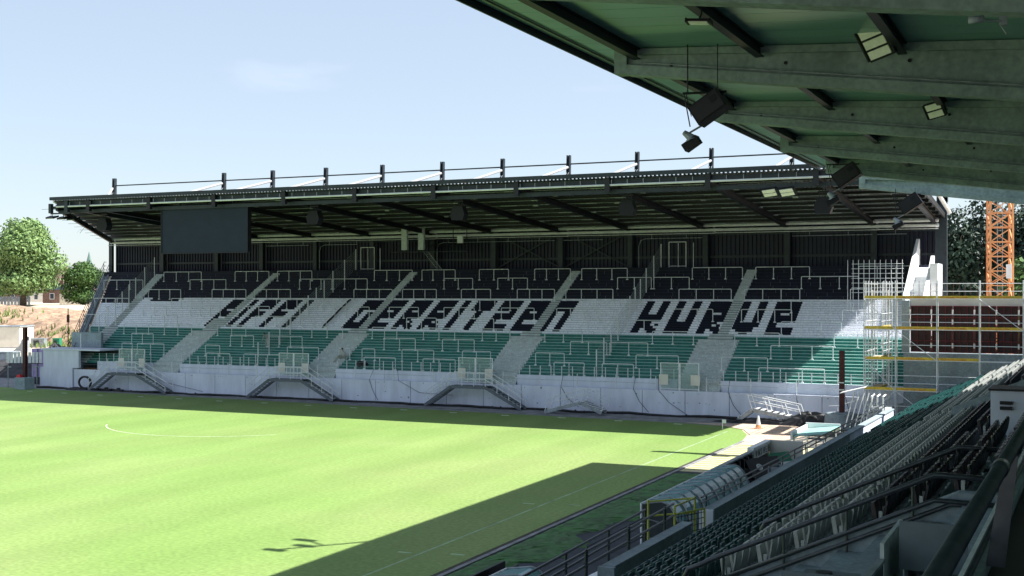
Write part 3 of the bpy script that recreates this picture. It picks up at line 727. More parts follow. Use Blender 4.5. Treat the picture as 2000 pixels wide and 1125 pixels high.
# ------------------------------------------------------------------ bridging stairs
def bridge_stair(x0, x1, x2, x3, zd, label, cap_y=88.9, tilt=None, steps=9, loc=None, rot=None, rails=True, matl='stair_steel', z0=0.0, matr='galv', right_rail=True, left_rail=True):
    t = thing('bridging_stair', ((x0+x3)/2, cap_y-.6, 0), label, 'steel stair', 'steel bridging stairs along the terrace front')
    ya, yb = cap_y-1.1, cap_y-.05; z0 += .03
    b_ = MB()
    for yy in (ya, yb):
        b_.beam((x0,yy,z0+.1),(x1,yy,zd),.06,.24,up=(0,0,1)); b_.beam((x1,yy,zd),(x2,yy,zd),.06,.22); b_.beam((x2,yy,zd),(x3,yy,z0+.1),.06,.24)
    b_.build('stringer', matl, t)
    for (p, q, n) in (((x0,z0),(x1,zd),steps),((x3,z0),(x2,zd),steps)):
        for k in range(1, n):
            u = k/n; xx = p[0]+(q[0]-p[0])*u; zz = p[1]+(q[1]-p[1])*u
            b_ = MB(); b_.box(xx-.14, ya+.03, zz+.05, xx+.14, yb-.03, zz+.09); b_.build('tread', 'galv_dull', t)
    b_ = MB(); b_.box(x1, ya+.03, zd+.07, x2, yb-.03, zd+.115); b_.build('deck', matl, t)
    if rails:
        for yy in (ya, yb):
            b_ = MB()
            for h in (1.05, .55):
                b_.tube([(x0,yy,z0+.1+h),(x1,yy,zd+.1+h),(x2,yy,zd+.1+h),(x3,yy,z0+.1+h)], .034, 6)
            for (p, q, n) in (((x0,z0),(x1,zd),3),((x1,zd),(x2,zd),3),((x2,zd),(x3,z0),3)):
                for k in range(n + (1 if p[0]==x2 else 0)):
                    u = k/n; xx = p[0]+(q[0]-p[0])*u; zz = p[1]+(q[1]-p[1])*u; b_.tube([(xx,yy,zz+.1),(xx,yy,zz+1.15)], .030, 6)
            b_.build('railing', matr, t)
    return t
bridge_stair(-85.4,-83.0,-79.6,-76.1,1.72,'first complete steel bridging stair from the left, by the end block', steps=9)
bridge_stair(-66.9,-64.5,-61.1,-57.9,1.72,'second complete steel bridging stair, below the middle left gate')
bridge_stair(-48.9,-46.5,-43.3,-40.2,1.72,'third complete steel bridging stair, nearest the middle of the wall')
def low_bridge(x0, xm, x3, zm, z3, label, m1, m2, flip):
    t = thing('tilted_stair', ((x0+x3)/2, 87.6, 0), label, 'steel stair'); ya, yb = 86.6, 87.7
    b_ = MB()
    for yy in (ya, yb): b_.beam((x0,yy,.15),(xm,yy,zm),.06,.26); b_.beam((xm,yy,zm),(x3,yy,z3),.06,.26)
    b_.build('stringer', m1, t)
    pieces = [(x0,.15,xm,zm,5),(xm,zm,x3,z3,8)]
    for (xa,za,xb,zb_,n) in pieces:
        for k in range(n):
            u = (k+.5)/n; xx = xa+(xb-xa)*u; zz = za+(zb_-za)*u; b_ = MB(); b_.box(xx-.12,ya+.03,zz+.13,xx+.12,yb-.03,zz+.17); b_.build('tread', m2, t)
    for yy in (ya, yb):
        b_ = MB(); dx = -.35 if flip else .35
        xa, xb, za, zb_ = (xm, x3, zm, z3) if flip else (x0, xm, .15, zm)
        for h in (1.0, .55): b_.tube([(xa+dx*h,yy,za+h+.1),(xb+dx*h,yy,zb_+h+.1)], .028, 6)
        for k in range(4): u = k/3; xx = xa+(xb-xa)*u; zz = za+(zb_-za)*u; b_.tube([(xx,yy,zz),(xx+dx*1.02,yy,zz+1.1)], .03, 6)
        if not flip:
            for h in (1.0, .55): b_.tube([(xm+dx*h,yy,zm+h+.1),(x3+dx*h,yy,z3+h+.1)], .022, 6)
            b_.tube([(x3,yy,z3),(x3+dx,yy,z3+1.1)],.026,6)
        b_.build('railing', m2, t)
    return t
low_bridge(-37.6,-34.6,-32.9,.95,.25,'low tilted steel stair with leaning rails lying against the wall in shade','galv_dull','galv',False)
low_bridge(-22.4,-21.3,-17.7,.95,.3,'sunlit white tilted stair with leaning rails near the pitch corner','galv_dull','bright_white',True)

# ------------------------------------------------------------------ screen, speakers, lamps, catwalk on the far stand
t = thing('video_screen', (-67.6, 83.0, 12.85), 'large blank dark video screen hung from the left of the far roof', 'screen')
b_ = MB(); b_.box(-72.2,82.9,12.82,-63.1,82.95,16.68); b_.build('screen_face','screen_face',t)
b_ = MB(); b_.box(-72.28,82.84,12.74,-63.02,82.9,12.82); b_.box(-72.28,82.84,16.68,-63.02,82.9,16.76); b_.box(-72.28,82.84,12.82,-72.2,82.9,16.68); b_.box(-63.1,82.84,12.82,-63.02,82.9,16.68); b_.build('bezel','steel_black',t)
b_ = MB(); b_.box(-72.2,82.955,12.82,-63.1,83.45,16.68); b_.build('housing','steel_black',t)
b_ = MB()
for x in (-70.5,-67.6,-64.8): b_.beam((x,83.2,16.68),(x,83.2,17.4),.12,.12)
b_.build('hanger','steel_dark',t)
def px2x(px, y):
    q = (px-1000)/2376; return y*(q*.9063-.4226)/(.9063+.4226*q)
for k, (px, zz, yy) in enumerate(((204,15.55,84.4),(615,15.6,84.4),(897,15.6,84.4),(1226,15.6,84.4),(1609,15.35,84.4))):
    x = px2x(px, yy); lab = ['leftmost','second','third','fourth','rightmost'][k]
    t = thing('speaker_cluster', (x, yy, zz), 'black speaker cluster hanging below the far roof, %s of five' % lab, 'loudspeaker', 'speaker clusters under the far roof')
    b_ = MB(); b_.prism([(-.5,-.55),(.45,-.55),(.62,-.1),(.42,.55),(-.35,.55),(-.62,.0)], 1, -.35, .35)
    b_.v = [(vx+x, vy+yy, vz+zz) for vx,vy,vz in b_.v]; b_.build('cabinet','speaker_black',t)
    b_ = MB(); 
    for q in (-.3,-.1,.12,.3): b_.tube([(x+q,yy,zz+.5),(x+q*.9,yy,zz+1.3)], .025, 5)
    b_.box(x-.4,yy-.1,zz+.9,x+.4,yy+.1,zz+1.0); b_.build('bracket','steel_black',t)
def flood(x, y, z, label, group=None, s=1.0, face=(-.25,-.35,-1), bars=3, up=(0,1,0), frame='steel_black'):
    t = thing('floodlight', (x,y,z), label, 'floodlight', group); d = Vector(face).normalized(); u = Vector(up); r_ = d.cross(u).normalized(); u = r_.cross(d).normalized()
    C = Vector((x,y,z)); b_ = MB(); w_, h_ = .42*s, (.2+.3*bars)*s
    def bx(c, hw, hh, hd): return [c-r_*hw-u*hh-d*hd, c+r_*hw-u*hh-d*hd, c+r_*hw+u*hh-d*hd, c-r_*hw+u*hh-d*hd, c-r_*hw-u*hh+d*hd, c+r_*hw-u*hh+d*hd, c+r_*hw+u*hh+d*hd, c-r_*hw+u*hh+d*hd]
    b_.hexa(bx(C, w_*1.1, h_*.55, .05*s)); 
    for sg in (-1,1): b_.hexa(bx(C+r_*sg*w_*1.2, .03*s, h_*.5, .09*s))
    b_.tube([C-d*.05, C-d*.35*s+u*.1, C-d*.6*s+u*.1], .04*s, 6); b_.build('body', frame, t)
    for q in range(bars):
        c_ = C + u*((q-(bars-1)/2)*h_*1.02/bars) + d*.07*s; b_ = MB(); b_.hexa(bx(c_, w_*.95, h_*.40/bars, .02*s)); b_.build('lens','lamp_glass',t)
    return t
for px, lb in ((1503,'left'),(1537,'right')):
    x = px2x(px, 83.0); flood(x, 83.0, 16.3, 'small dark floodlight under the far roof edge, %s of the pair' % lb, 'floodlights under the far roof', 1.1, (.1,-.5,-1), 2, (0,1,0))
for k, x in enumerate((-86.6,-85.2,-84.0)):
    flood(x, 84.5, 16.4-.1*k, ['leftmost','middle','rightmost'][k]+' of three small floodlights under the left end of the far roof', 'floodlights under the far roof', .9, (0,.3,-1), 2)
t = thing('catwalk', (-58, 106, 13.4), 'steel service catwalk hanging below the roof above the ladder', 'catwalk'); b_ = MB()
b_.box(-62.6,105.4,13.4,-54.0,106.3,13.46); b_.build('deck','steel_dark',t); b_ = MB()
for h in (.55,1.1):
    b_.tube([(-62.6,105.4,13.46+h),(-54,105.4,13.46+h)],.03,5); b_.tube([(-62.6,106.3,13.46+h),(-54,106.3,13.46+h)],.03,5)
for k in range(9): xx=-62.6+k*1.075; b_.tube([(xx,105.4,13.4),(xx,105.4,14.6)],.035,5)
for xx in (-54,-55.5): b_.tube([(xx,105.4,13.4),(xx,105.4,16.0)],.04,5)
b_.build('railing','steel_black',t)
for k, xx in enumerate((-60.8,-58.9)):
    b_ = MB(); b_.box(xx-.3,105.0,13.6,xx+.3,105.35,16.05)
    b_.build('panel','aisle_concrete',t)
b_ = MB(); b_.box(-54.9,105.1,14.2,-54.3,105.3,14.9); b_.build('control_box','white_pipe',t)
t = thing('ladder', (-58.2,106.2,11.69), 'thin steel ladder rising from the terrace top to the catwalk', 'ladder'); b_ = MB()
for sx in (0,.5): b_.tube([(-57.6+sx,106.0,11.69),(-59.2+sx,106.0,13.5)],.03,5)
for q in range(9): u=q/9; b_.tube([(-57.6-1.6*u,106.0,11.8+1.8*u),(-57.1-1.6*u,106.0,11.8+1.8*u)],.02,4)
b_.build('frame','galv_dull',t)
b_ = MB(); b_.tube([(-64.7,row(29)[0],row(29)[1]+.05)]+[(-64.7+.02*math.sin(i),row(i)[0]-.05,row(i)[1]+.1) for i in range(28,14,-1)], .09, 6)
b_.build('black_hose','tarp',label='black pipe lying down the white steps left of the letter G', cat='pipe')
b_ = MB(); 
for k,(ox,oy) in enumerate(((0,0),(.3,.2),(-.25,.1))): b_.tube([(-56.9+ox,90.75+oy,2.95),(-56.9+ox*.8,90.75+oy,3.15),(-56.9+ox*.5,90.75+oy,3.4)],[.3,.32,.12],8)
b_.build('holdall','tarp',smooth=True,label='black holdall bag left on the lowest green step', cat='bag')

# ------------------------------------------------------------------ people
def person(name, loc, joints, rad, parts, label, rz_=0, cloth='cloth_grey'):
    """joints: dict name->(x,y,z) with parents; one skinned body, head with face, hair"""
    t = thing('person', loc, label, 'person'); t.rotation_euler = (0,0,rz_)
    me = bpy.data.meshes.new('body'); names_ = list(joints); vs = [joints[n][0] for n in names_]
    es = [(names_.index(n), names_.index(joints[n][1])) for n in names_ if joints[n][1]]
    me.from_pydata(vs, es, []); o = place('body', me, t); me.materials.append(MATS[cloth]); me.materials.append(MATS['skin'])
    md = o.modifiers.new('skin','SKIN'); md.use_smooth_shade = True
    me.skin_vertices.new() if not me.skin_vertices else None
    sv = me.skin_vertices[0].data
    for k, n in enumerate(names_): sv[k].radius = (rad[n], rad[n]*.85)
    sv[names_.index('pelvis')].use_root = True
    sb = o.modifiers.new('sub','SUBSURF'); sb.levels = 1; sb.render_levels = 1
    hd = Vector(joints['head'][0]); b_ = MB()
    for i in range(7):
        a = math.pi*i/6
        for j in range(8):
            p = 2*math.pi*j/8; b_.v.append((hd.x+.085*math.sin(a)*math.cos(p), hd.y-.01+.1*math.sin(a)*math.sin(p)-(.015 if j==6 and i in(3,) else 0), hd.z+.05+.125*math.cos(a)))
    for i in range(6):
        for j in range(8): b_.f.append((i*8+j,i*8+(j+1)%8,(i+1)*8+(j+1)%8,(i+1)*8+j)); b_.m.append(0)
    place('head', b_.mesh('head','skin',smooth=True), t)
    b2 = MB(); b2.v = [(hd.x+(x-hd.x)*1.1, hd.y+(y-hd.y)*1.12+.01, hd.z+.05+(z-hd.z-.05)*1.1) for x,y,z in b_.v[:4*8]]; b2.f = b_.f[:3*8]; b2.m=[0]*len(b2.f)
    place('hair', b2.mesh('hair','cloth_dark',smooth=True), t)
    return t
def limbs(pel, chest, head, lk, lf, rk, rf, le, lh, re, rh):
    J = {'pelvis':(pel,None),'chest':(chest,'pelvis'),'neck':(tuple(chest[i]*.3+head[i]*.7 for i in range(3)),'chest'),'head':(head,'neck')}
    J['lhip']=((pel[0]-.1,pel[1],pel[2]-.05),'pelvis'); J['rhip']=((pel[0]+.1,pel[1],pel[2]-.05),'pelvis')
    J['lk']=(lk,'lhip'); J['lf']=(lf,'lk'); J['ltoe']=((lf[0],lf[1]-.15,lf[2]-.03),'lf'); J['rk']=(rk,'rhip'); J['rf']=(rf,'rk'); J['rtoe']=((rf[0],rf[1]-.15,rf[2]-.03),'rf')
    J['ls']=((chest[0]-.19,chest[1],chest[2]+.02),'chest'); J['rs']=((chest[0]+.19,chest[1],chest[2]+.02),'chest')
    J['le']=(le,'ls'); J['lh']=(lh,'le'); J['re']=(re,'rs'); J['rh']=(rh,'re')
    return J
RAD = dict(pelvis=.15,chest=.17,neck=.06,head=.06,lhip=.1,rhip=.1,lk=.065,lf=.045,ltoe=.04,rk=.065,rf=.045,rtoe=.04,ls=.07,rs=.07,le=.045,re=.045,lh=.035,rh=.035)
y, z = row(7); person('a', (px2x(521,y+.2), y+.2, z), limbs((0,.25,.78),(0,-.12,1.12),(0,-.36,1.2),(-.14,.05,.42),(-.15,.1,.06),(.14,.05,.42),(.15,.1,.06),(-.22,-.3,.85),(-.15,-.45,.6),(.22,-.3,.85),(.15,-.45,.6)), RAD, None,
  'person in pale clothes bending over on the green steps of the left section')
y, z = row(3); person('b', (px2x(668,y+.2), y+.2, z), limbs((.1,.15,.16),(.15,.0,.6),(.1,-.1,.92),(-.3,-.2,.42),(-.55,-.45,-.1),(-.1,-.3,.44),(-.35,-.5,-.1),(-.1,-.1,.35),(-.3,-.25,.3),(.38,0,.35),(.2,-.25,.3)), RAD, None,
  'person in a grey top and dark trousers sitting on the pale aisle steps')

# ================================================================== RIGHT: wall under construction, scaffold, crane
t = thing('unfinished_wall', (-4, 85, 0), 'grey concrete wall with dark red formwork panels under construction behind the scaffold', 'building')
b_ = MB(); b_.box(-10.6,84.3,-.2,6,84.75,5.45); b_.box(-10.7,84.25,5.45,-10.2,84.8,8.9); b_.build('wall','concrete',t)
b_ = MB(); b_.box(-10.6,84.75,-.2,-10.2,96,7.2); b_.build('side_wall','concrete',t)
b_ = MB(); b_.box(-10.2,84.5,8.3,6,84.72,9.15); b_.build('wall_top','cream',t)
pxx = -10.15; wd = 1.33
for k in range(12):
    x0 = pxx + k*wd
    for (za, zb_) in ((5.5,7.0),(7.04,8.55)):
        b_ = MB(); b_.box(x0+.02,84.28,za,x0+wd-.02,84.32,zb_,0)
        for xx in (x0+.03, x0+wd-.09): b_.box(xx,84.18,za,xx+.06,84.28,zb_,1)
        for zz in (za, (za+zb_)/2-.03, zb_-.06): b_.box(x0+.03,84.19,zz,x0+wd-.03,84.28,zz+.06,1)
        for q in (.33,.66): b_.box(x0+wd*q-.02,84.21,za,x0+wd*q+.02,84.28,zb_,1)
        b_.build('formwork_panel',['formwork_ply','formwork_red'],t)
b_ = MB()
for k in range(12):
    x0 = pxx+k*wd
    for zz in (5.95,7.5,8.15): b_.tube([(x0,84.1,zz-.16),(x0,84.1,zz+.16)],.06,6)
b_.build('tie_plates','galv',t)
b_ = MB()
for k in range(44):
    xx = -10.0+k*.36; b_.tube([(xx,84.6,9.1),(xx+rn.uniform(-.03,.03),84.6,9.1+rn.uniform(.5,1.1))],.014,4)
b_.build('rebar','rust',t,kind='stuff')
sc = thing('scaffold', (-6, 83.2, 0), 'steel scaffold with yellow toe boards in front of the red formwork', 'scaffold')
SX = [-12.9,-10.9,-8.33,-5.76,-3.19,-.62,1.95]; LV = [1.0,3.0,5.0,7.0,9.0]
SX_Z = [9.9]*7
def std(x, y, z1): 
    b_ = MB(); b_.tube([(x,y,0),(x,y,z1)],.035,6); b_.build('standard','galv',sc)
for x in SX:
    for yy in (82.7,83.5): std(x, yy, 10.2)
for yy in (84.6,85.9,87.3,88.6,91.0): 
    for x in (-12.9,-11.9): std(x, yy, 10.2)
for x in (-12.4,-11.4): std(x, 83.1, 9.6)
b_ = MB()
for zz in LV:
    for h in (.5,1.0):
        b_.tube([(SX[0],82.7,zz+h),(SX[-1],82.7,zz+h)],.022,5)
    b_.tube([(SX[0],82.7,zz),(SX[-1],82.7,zz)],.025,5); b_.tube([(SX[0],83.5,zz),(SX[-1],83.5,zz)],.025,5)
    for x in SX: b_.tube([(x,82.7,zz),(x,83.5,zz)],.025,5)
    for h in (0,.5,1.0): b_.tube([(-12.9,82.7,zz+h),(-12.9,88.2,zz+h)],.022,5); b_.tube([(-11.9,83.5,zz+h),(-11.9,88.2,zz+h)],.022,5)
b_.build('ledger','galv',sc)
b_ = MB()
for x0,x1,z0,z1 in ((-10.9,-8.33,7.0,5.0),(-5.76,-3.19,9.0,7.0),(-10.9,-8.33,3,1),(-3.19,-.62,5,7),(-12.9,-10.9,1,3),(-12.9,-10.9,5,7),(-10.9,-12.9,3,5),(-10.9,-12.9,7,9),(-12.9,-11.9,0,3),(-11.9,-10.9,3,0)): b_.tube([(x0,82.66,z0),(x1,82.66,z1)],.024,5)
b_.build('brace','galv',sc)
txt = text_mesh('H.Gerhardt Gerüstbau', .17, 'print', 'orange_print')
for k in range(len(SX)-1):
    for q, zz in enumerate(LV[1:]):
        if k == 0 or q > 0 or k == 1:
            if q == 1 and k > 2: continue
            b_ = MB(); b_.box(SX[k]+.04,82.73,zz+.03,SX[k+1]-.04,82.76,zz+.21); tb = b_.build('toe_board','toe_board',sc)
            if k > 0:
                o = place('lettering', txt, tb, Vector((SX[k]+.25,82.725,zz+.06))-wloc(tb)); o.rotation_euler = (R(90),0,0)
            b_ = MB(); b_.box(SX[k]+.02,82.78,zz-.03,SX[k+1]-.02,83.42,zz+.02); b_.build('plank','plank',sc)
    if k == 0:
        for zz in LV[1:]:
            b_ = MB(); b_.box(-11.92,83.5,zz+.03,-11.89,88.1,zz+.2); b_.build('toe_board','toe_board',sc)
            b_ = MB(); b_.box(-12.85,83.5,zz-.03,-11.95,88.1,zz+.02); b_.build('plank','plank',sc)
# rebar cage and white stair to the terrace top
t = thing('rebar_cage', (-13.3, 90, 8.5), 'pale reinforcement mesh standing above the scaffold against the black steps', 'rebar cage'); b_ = MB()
for k in range(11): xx = -16.8+k*.42; b_.tube([(xx,99.6,7.8),(xx,99.6,12.0)],.022,4)
for k in range(7): b_.tube([(-16.5,99.6,9.4+k*.38),(-12.5,99.6,9.4+k*.38)],.018,4)
b_.build('bars','galv',t)
t = thing('concrete_stair', (-11, 100, 7), 'sunlit white concrete stair flight with solid parapets at the stand corner', 'stair')
b_ = MB()
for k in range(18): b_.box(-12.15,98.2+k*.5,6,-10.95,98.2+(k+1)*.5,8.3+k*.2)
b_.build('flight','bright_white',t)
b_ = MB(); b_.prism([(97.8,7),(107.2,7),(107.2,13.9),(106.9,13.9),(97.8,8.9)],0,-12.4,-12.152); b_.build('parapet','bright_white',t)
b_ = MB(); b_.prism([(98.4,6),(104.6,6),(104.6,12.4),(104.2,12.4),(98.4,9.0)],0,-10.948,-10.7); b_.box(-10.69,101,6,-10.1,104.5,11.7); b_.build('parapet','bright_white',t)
# crane mast
t = thing('crane_mast', (-6.7, 112.7, 0), 'orange lattice tower crane mast rising in front of dark trees', 'crane')
S = .9; cx, cy = -6.2, 112.7; ca = R(12)
def cp(i, z): 
    a = [(-S,-S),(S,-S),(S,S),(-S,S)][i % 4]; return (cx+a[0]*math.cos(ca)-a[1]*math.sin(ca), cy+a[0]*math.sin(ca)+a[1]*math.cos(ca), z)
for i in range(4): b_ = MB(); b_.beam(cp(i,0),cp(i,26),.16,.16); b_.build('leg','crane_orange',t)
b_ = MB(); n = 0; z = 0
while z < 26:
    for i in range(4):
        b_.beam(cp(i,z),cp(i+1,z),.08,.08); b_.beam(cp(i,z),cp(i+1,z+1.25),.08,.08) ; b_.beam(cp(i+1,z),cp(i,z+1.25),.08,.08) if n % 2 == 0 else None
    z += 1.25; n += 1
b_.build('bracing','crane_orange',t)
b_ = MB(); b_.tube([(cx-.2,cy,0),(cx-.2,cy,26)],.03,5); b_.tube([(cx+.2,cy,0),(cx+.2,cy,26)],.03,5)
for k in range(80): b_.tube([(cx-.2,cy,k*.32),(cx+.2,cy,k*.32)],.015,4)
b_.build('ladder','galv_dull',t)
b_ = MB(); b_.box(cx+.55,cy-1.15,10.6,cx+1.0,cy-1.05,11.8); b_.build('sign_plate','bright_white',t)

# ================================================================== MAIN STAND (camera side)
ms = thing('seating_stand', (-5, 45, 0), 'shaded concrete seating stand on the right with stepped seat rows', 'grandstand')
def ra(k): return -(10.37 - .68*(k-1))
def rt(k): return 2.73 + .315*(k-1)
S0, S1 = -3.0, 83.0
for k in range(1, 16):
    a1 = ra(k)+.10; a0 = a1-.68 - (.25 if k == 1 else 0); z = rt(k)-.85
    sb_ = S0
    p = [M(a0,sb_,z-.9),M(a1,sb_,z-.9),M(a1,S1,z-.9),M(a0,S1,z-.9),M(a0,sb_,z),M(a1,sb_,z),M(a1,S1,z),M(a0,S1,z)]
    MB().hexa(p).build('seat_tread','concrete',ms)
# front wall pieces
def mwall(a0, a1, s0, s1, z0, z1, name='front_wall', m='wall_concrete', par=None):
    return MB().hexa([M(a0,s0,z0),M(a1,s0,z0),M(a1,s1,z0),M(a0,s1,z0),M(a0,s0,z1),M(a1,s0,z1),M(a1,s1,z1),M(a0,s1,z1)]).build(name,m,par or ms)
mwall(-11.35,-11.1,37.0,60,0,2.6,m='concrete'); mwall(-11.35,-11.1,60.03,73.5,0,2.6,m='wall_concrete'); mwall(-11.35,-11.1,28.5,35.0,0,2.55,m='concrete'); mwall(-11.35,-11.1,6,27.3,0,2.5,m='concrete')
mwall(-11.45,-11.0,36.86,36.99,0,2.66,'wall_end','wall_concrete'); mwall(-11.45,-11.0,28.36,28.49,0,2.6,'wall_end','concrete')
mwall(-11.4,-11.05,37.0,73.5,2.6,2.66,'wall_coping','concrete'); mwall(-11.4,-11.05,28.5,35.0,2.55,2.61,'wall_coping','concrete')
mwall(-11.0,-10.75,-3,83,0,1.6,'riser_wall','concrete')
# roof beams (I profile) and deck
RX = -11.65; BY = [11.5,21.8,31.9,42.2,52.5,62.8,73.1]
def bz_top(x): return 16.2 - .062*(x-RX)
def bz_bot(x): 
    u = (x-RX); return 15.52 - (0.135*u if u < 30 else 4)
def beam_pts(y, w_, ztop, zbot, x0, x1, n=10): return [(x0+(x1-x0)*i/n) for i in range(n+1)]
for y in BY:
    b_ = MB(); X1 = 14.0; n = 10
    def slab(x0, x1, ft, fb, hw):
        for i in range(n):
            xa = x0+(x1-x0)*i/n; xb = x0+(x1-x0)*(i+1)/n
            b_.hexa([(xa,y-hw,fb(xa)),(xb,y-hw,fb(xb)),(xb,y+hw,fb(xb)),(xa,y+hw,fb(xa)),(xa,y-hw,ft(xa)),(xb,y-hw,ft(xb)),(xb,y+hw,ft(xb)),(xa,y+hw,ft(xa))])
    slab(RX+.35, X1, bz_top, lambda x: bz_top(x)-.16-.006*(x-RX), .23)
    slab(RX+.35, X1, lambda x: bz_bot(x)+.27, bz_bot, .23)
    slab(RX+.35, X1, lambda x: bz_top(x)-.17, lambda x: bz_bot(x)+.26, .07)
    b_.box(RX, y-.235, 15.5, RX+.36, y+.235, 16.22)
    b_.build('roof_beam','roof_concrete',ms)
YE = 67.3
seg = [-6]+BY[:6]+[YE]
for k in range(len(seg)-1):
    y0, y1 = seg[k]+.01, seg[k+1]-.01
    n_ = max(1, round((y1-y0)/1.03)); zl, zr_ = bz_top(-12.75)+.02, bz_top(14)+.02
    for q in range(n_):
        ya, yb = y0+(y1-y0)*q/n_+.012, y0+(y1-y0)*(q+1)/n_-.012
        b_ = MB(); b_.hexa([(-12.75,ya,zl),(14,ya,zr_),(14,yb,zr_),(-12.75,yb,zl),(-12.75,ya,zl+.08),(14,ya,zr_+.08),(14,yb,zr_+.08),(-12.75,yb,zl+.08)])
        b_.build('soffit_panel','soffit',ms)
b_ = MB(); b_.hexa([(-12.8,-6,bz_top(-12.8)+.105),(14,-6,bz_top(14)+.105),(14,YE,bz_top(14)+.105),(-12.8,YE,bz_top(-12.8)+.105),(-12.8,-6,bz_top(-12.8)+.3),(14,-6,bz_top(14)+.3),(14,YE,bz_top(14)+.3),(-12.8,YE,bz_top(-12.8)+.3)]); b_.build('roof_deck','steel_dark',ms)
b_ = MB(); b_.box(-12.86,-6,16.12,-12.81,YE,16.62); b_.build('roof_fascia','steel_dark',ms)
for xq in (-11.0,-7.6,-4.0,-.4,3.4):
    for k in range(len(BY)-2):
        y0, y1 = BY[k]+.22, BY[k+1]-.22
        if k == 5: continue
        zt = bz_top(xq)-.01; b_ = MB(); b_.box(xq-.11,y0,zt-.03,xq+.11,y1,zt); b_.box(xq-.02,y0,zt-.27,xq+.02,y1,zt-.03); b_.box(xq-.11,y0,zt-.3,xq+.11,y1,zt-.27)
        b_.build('roof_purlin','steel_black',ms)
for y in BY[1:6]:
    b_ = MB(); b_.tube([(RX+.8,y-.27,bz_bot(RX+.8)+.34),(RX+7,y-.27,bz_bot(RX+7)+.34),(13,y-.27,bz_bot(13)+.34)],.02,5); b_.build('cable_run','galv_dull',ms)
    for q in range(4):
        x = RX+1.6+q*3.1; b_ = MB(); b_.tube([(x,y-.10,15.75-.06*(x-RX)),(x,y-.06,15.75-.06*(x-RX))],.05,8); b_.build('lifting_socket','steel_black',ms)
b_ = MB(); b_.box(-12.45,-6,bz_top(-12.45)-.04,-12.41,YE,bz_top(-12.45)+.0); b_.build('edge_angle','steel_dark',ms)
# back wall and upper floor behind the seats
mwall(3.2,3.5,-6,84,0,15.2,'back_wall','concrete')
mwall(-.52,3.2,-6,20,7.2,8.1,'gallery_floor','steel_black')
mwall(-.66,3.2,20,84,5.5,6.3,'upper_walk','concrete')
mwall(-.60,-.525,-6,19,7.0,8.16,'gallery_kerb','concrete')
mwall(-.61,-.565,-6,19,8.163,8.19,'kerb_trim','galv')
# stair enclosure wall and pillar
b_ = MB(); 
def sslab(s0, s1, pts_, name, m):   # pts_: (a,z) polygon extruded along s
    n = len(pts_); b = MB(); vs = [M(a,s0,z) for a,z in pts_]+[M(a,s1,z) for a,z in pts_]
    b.add(vs, [tuple(reversed(range(n))), tuple(range(n,2*n))]+[(i,(i+1)%n,n+(i+1)%n,n+i) for i in range(n)]); return b.build(name,m,ms)
sslab(44.6,44.85,[(-4.8,4.6),(-.5,5.5),(-.5,7.4),(-4.8,5.45)],'stair_wall','concrete')
sslab(44.85,52,[(-1.2,5.5),(-.9,5.5),(-.9,7.1),(-1.2,7.1)],'stair_wall','concrete')
mwall(-2.55,-1.75,32.2,33.4,5.0,7.05,'pillar','wall_concrete'); mwall(-2.6,-1.7,32.15,33.45,7.05,7.1,'pillar_cap','steel_black')
for q in (0,.13): 
    b_ = MB(); b_.hexa([M(-2.33,32.1,6.72-q),M(-2.05,32.1,6.72-q),M(-2.05,32.2,6.72-q),M(-2.33,32.2,6.72-q),M(-2.33,32.1,6.80-q),M(-2.05,32.1,6.80-q),M(-2.05,32.2,6.80-q),M(-2.33,32.2,6.80-q)]); b_.build('socket_box','steel_black',ms)
# parapet beside the near stair
def hz(a): return 2.82 + .463*abs(a)     # tread level below the eye
sslab(21.35,21.65,[(-10.3,CAMZ-hz(10.3)-.3),(-2.2,CAMZ-hz(2.2)-.3),(-.8,CAMZ-hz(2.2)-.3),(-.8,CAMZ-hz(2.2)+.5),(-2.2,CAMZ-hz(2.2)+.5),(-10.3,CAMZ-hz(10.3)+.5)],'stair_parapet','concrete')
# press desks
def desk(a, s, z, label):
    t = thing('press_desk', M(a,s,z), label, 'desk'); 
    def hb(a0,a1,s0,s1,z0,z1,za=0): return MB().hexa([M(a0,s0,z0),M(a1,s0,z0),M(a1,s1,z0),M(a0,s1,z0),M(a0,s0,z1),M(a1,s0,z1+za),M(a1,s1,z1+za),M(a0,s1,z1)])
    hb(a-.35,a+.35,s-.55,s+.55,z+.68,z+.74,.0).build('table_top','desk_grey',t); hb(a-.35,a-.31,s-.55,s+.55,z,z+.68).build('front_panel','desk_grey',t)
    b_ = MB(); c_ = M(a-.05,s+.2,z+.74); b_.tube([c_,c_+Vector((0,0,.06))],.11,12); b_.build('cable_port','steel_black',t)
    hb(a-.4,a+.4,s-.62,s-.58,z+.35,z+.95).build('side_screen','desk_grey',t)
desk(-1.9,16.3,CAMZ-hz(1.9)-.1,'grey press desk with black round port right of the side screen near the rail')
desk(-3.2,15.6,CAMZ-hz(3.2)-.1,'lower grey press desk at the bottom edge beside the stair parapet')

t = thing('partition',M(-2.45,15,5.6),'thin grey upright partition panels standing between the two press desks','partition')
def hx(a0,a1,s0,s1,z0,z1,zb_): return MB().hexa([M(a0,s0,z0),M(a1,s0,z0),M(a1,s1,z0),M(a0,s1,z0),M(a0,s0,zb_),M(a1,s0,zb_),M(a1,s1,z1),M(a0,s1,z1)])
hx(-2.48,-2.43,15.35,16.9,5.45,6.45,6.42).build('tall_panel','aisle_concrete',t); hx(-2.48,-2.43,12.2,15.3,5.45,6.2,6.2).build('low_panel','desk_grey',t); hx(-2.5,-2.41,12.2,15.3,6.2,6.24,6.24).build('panel_cap','galv_dull',t)
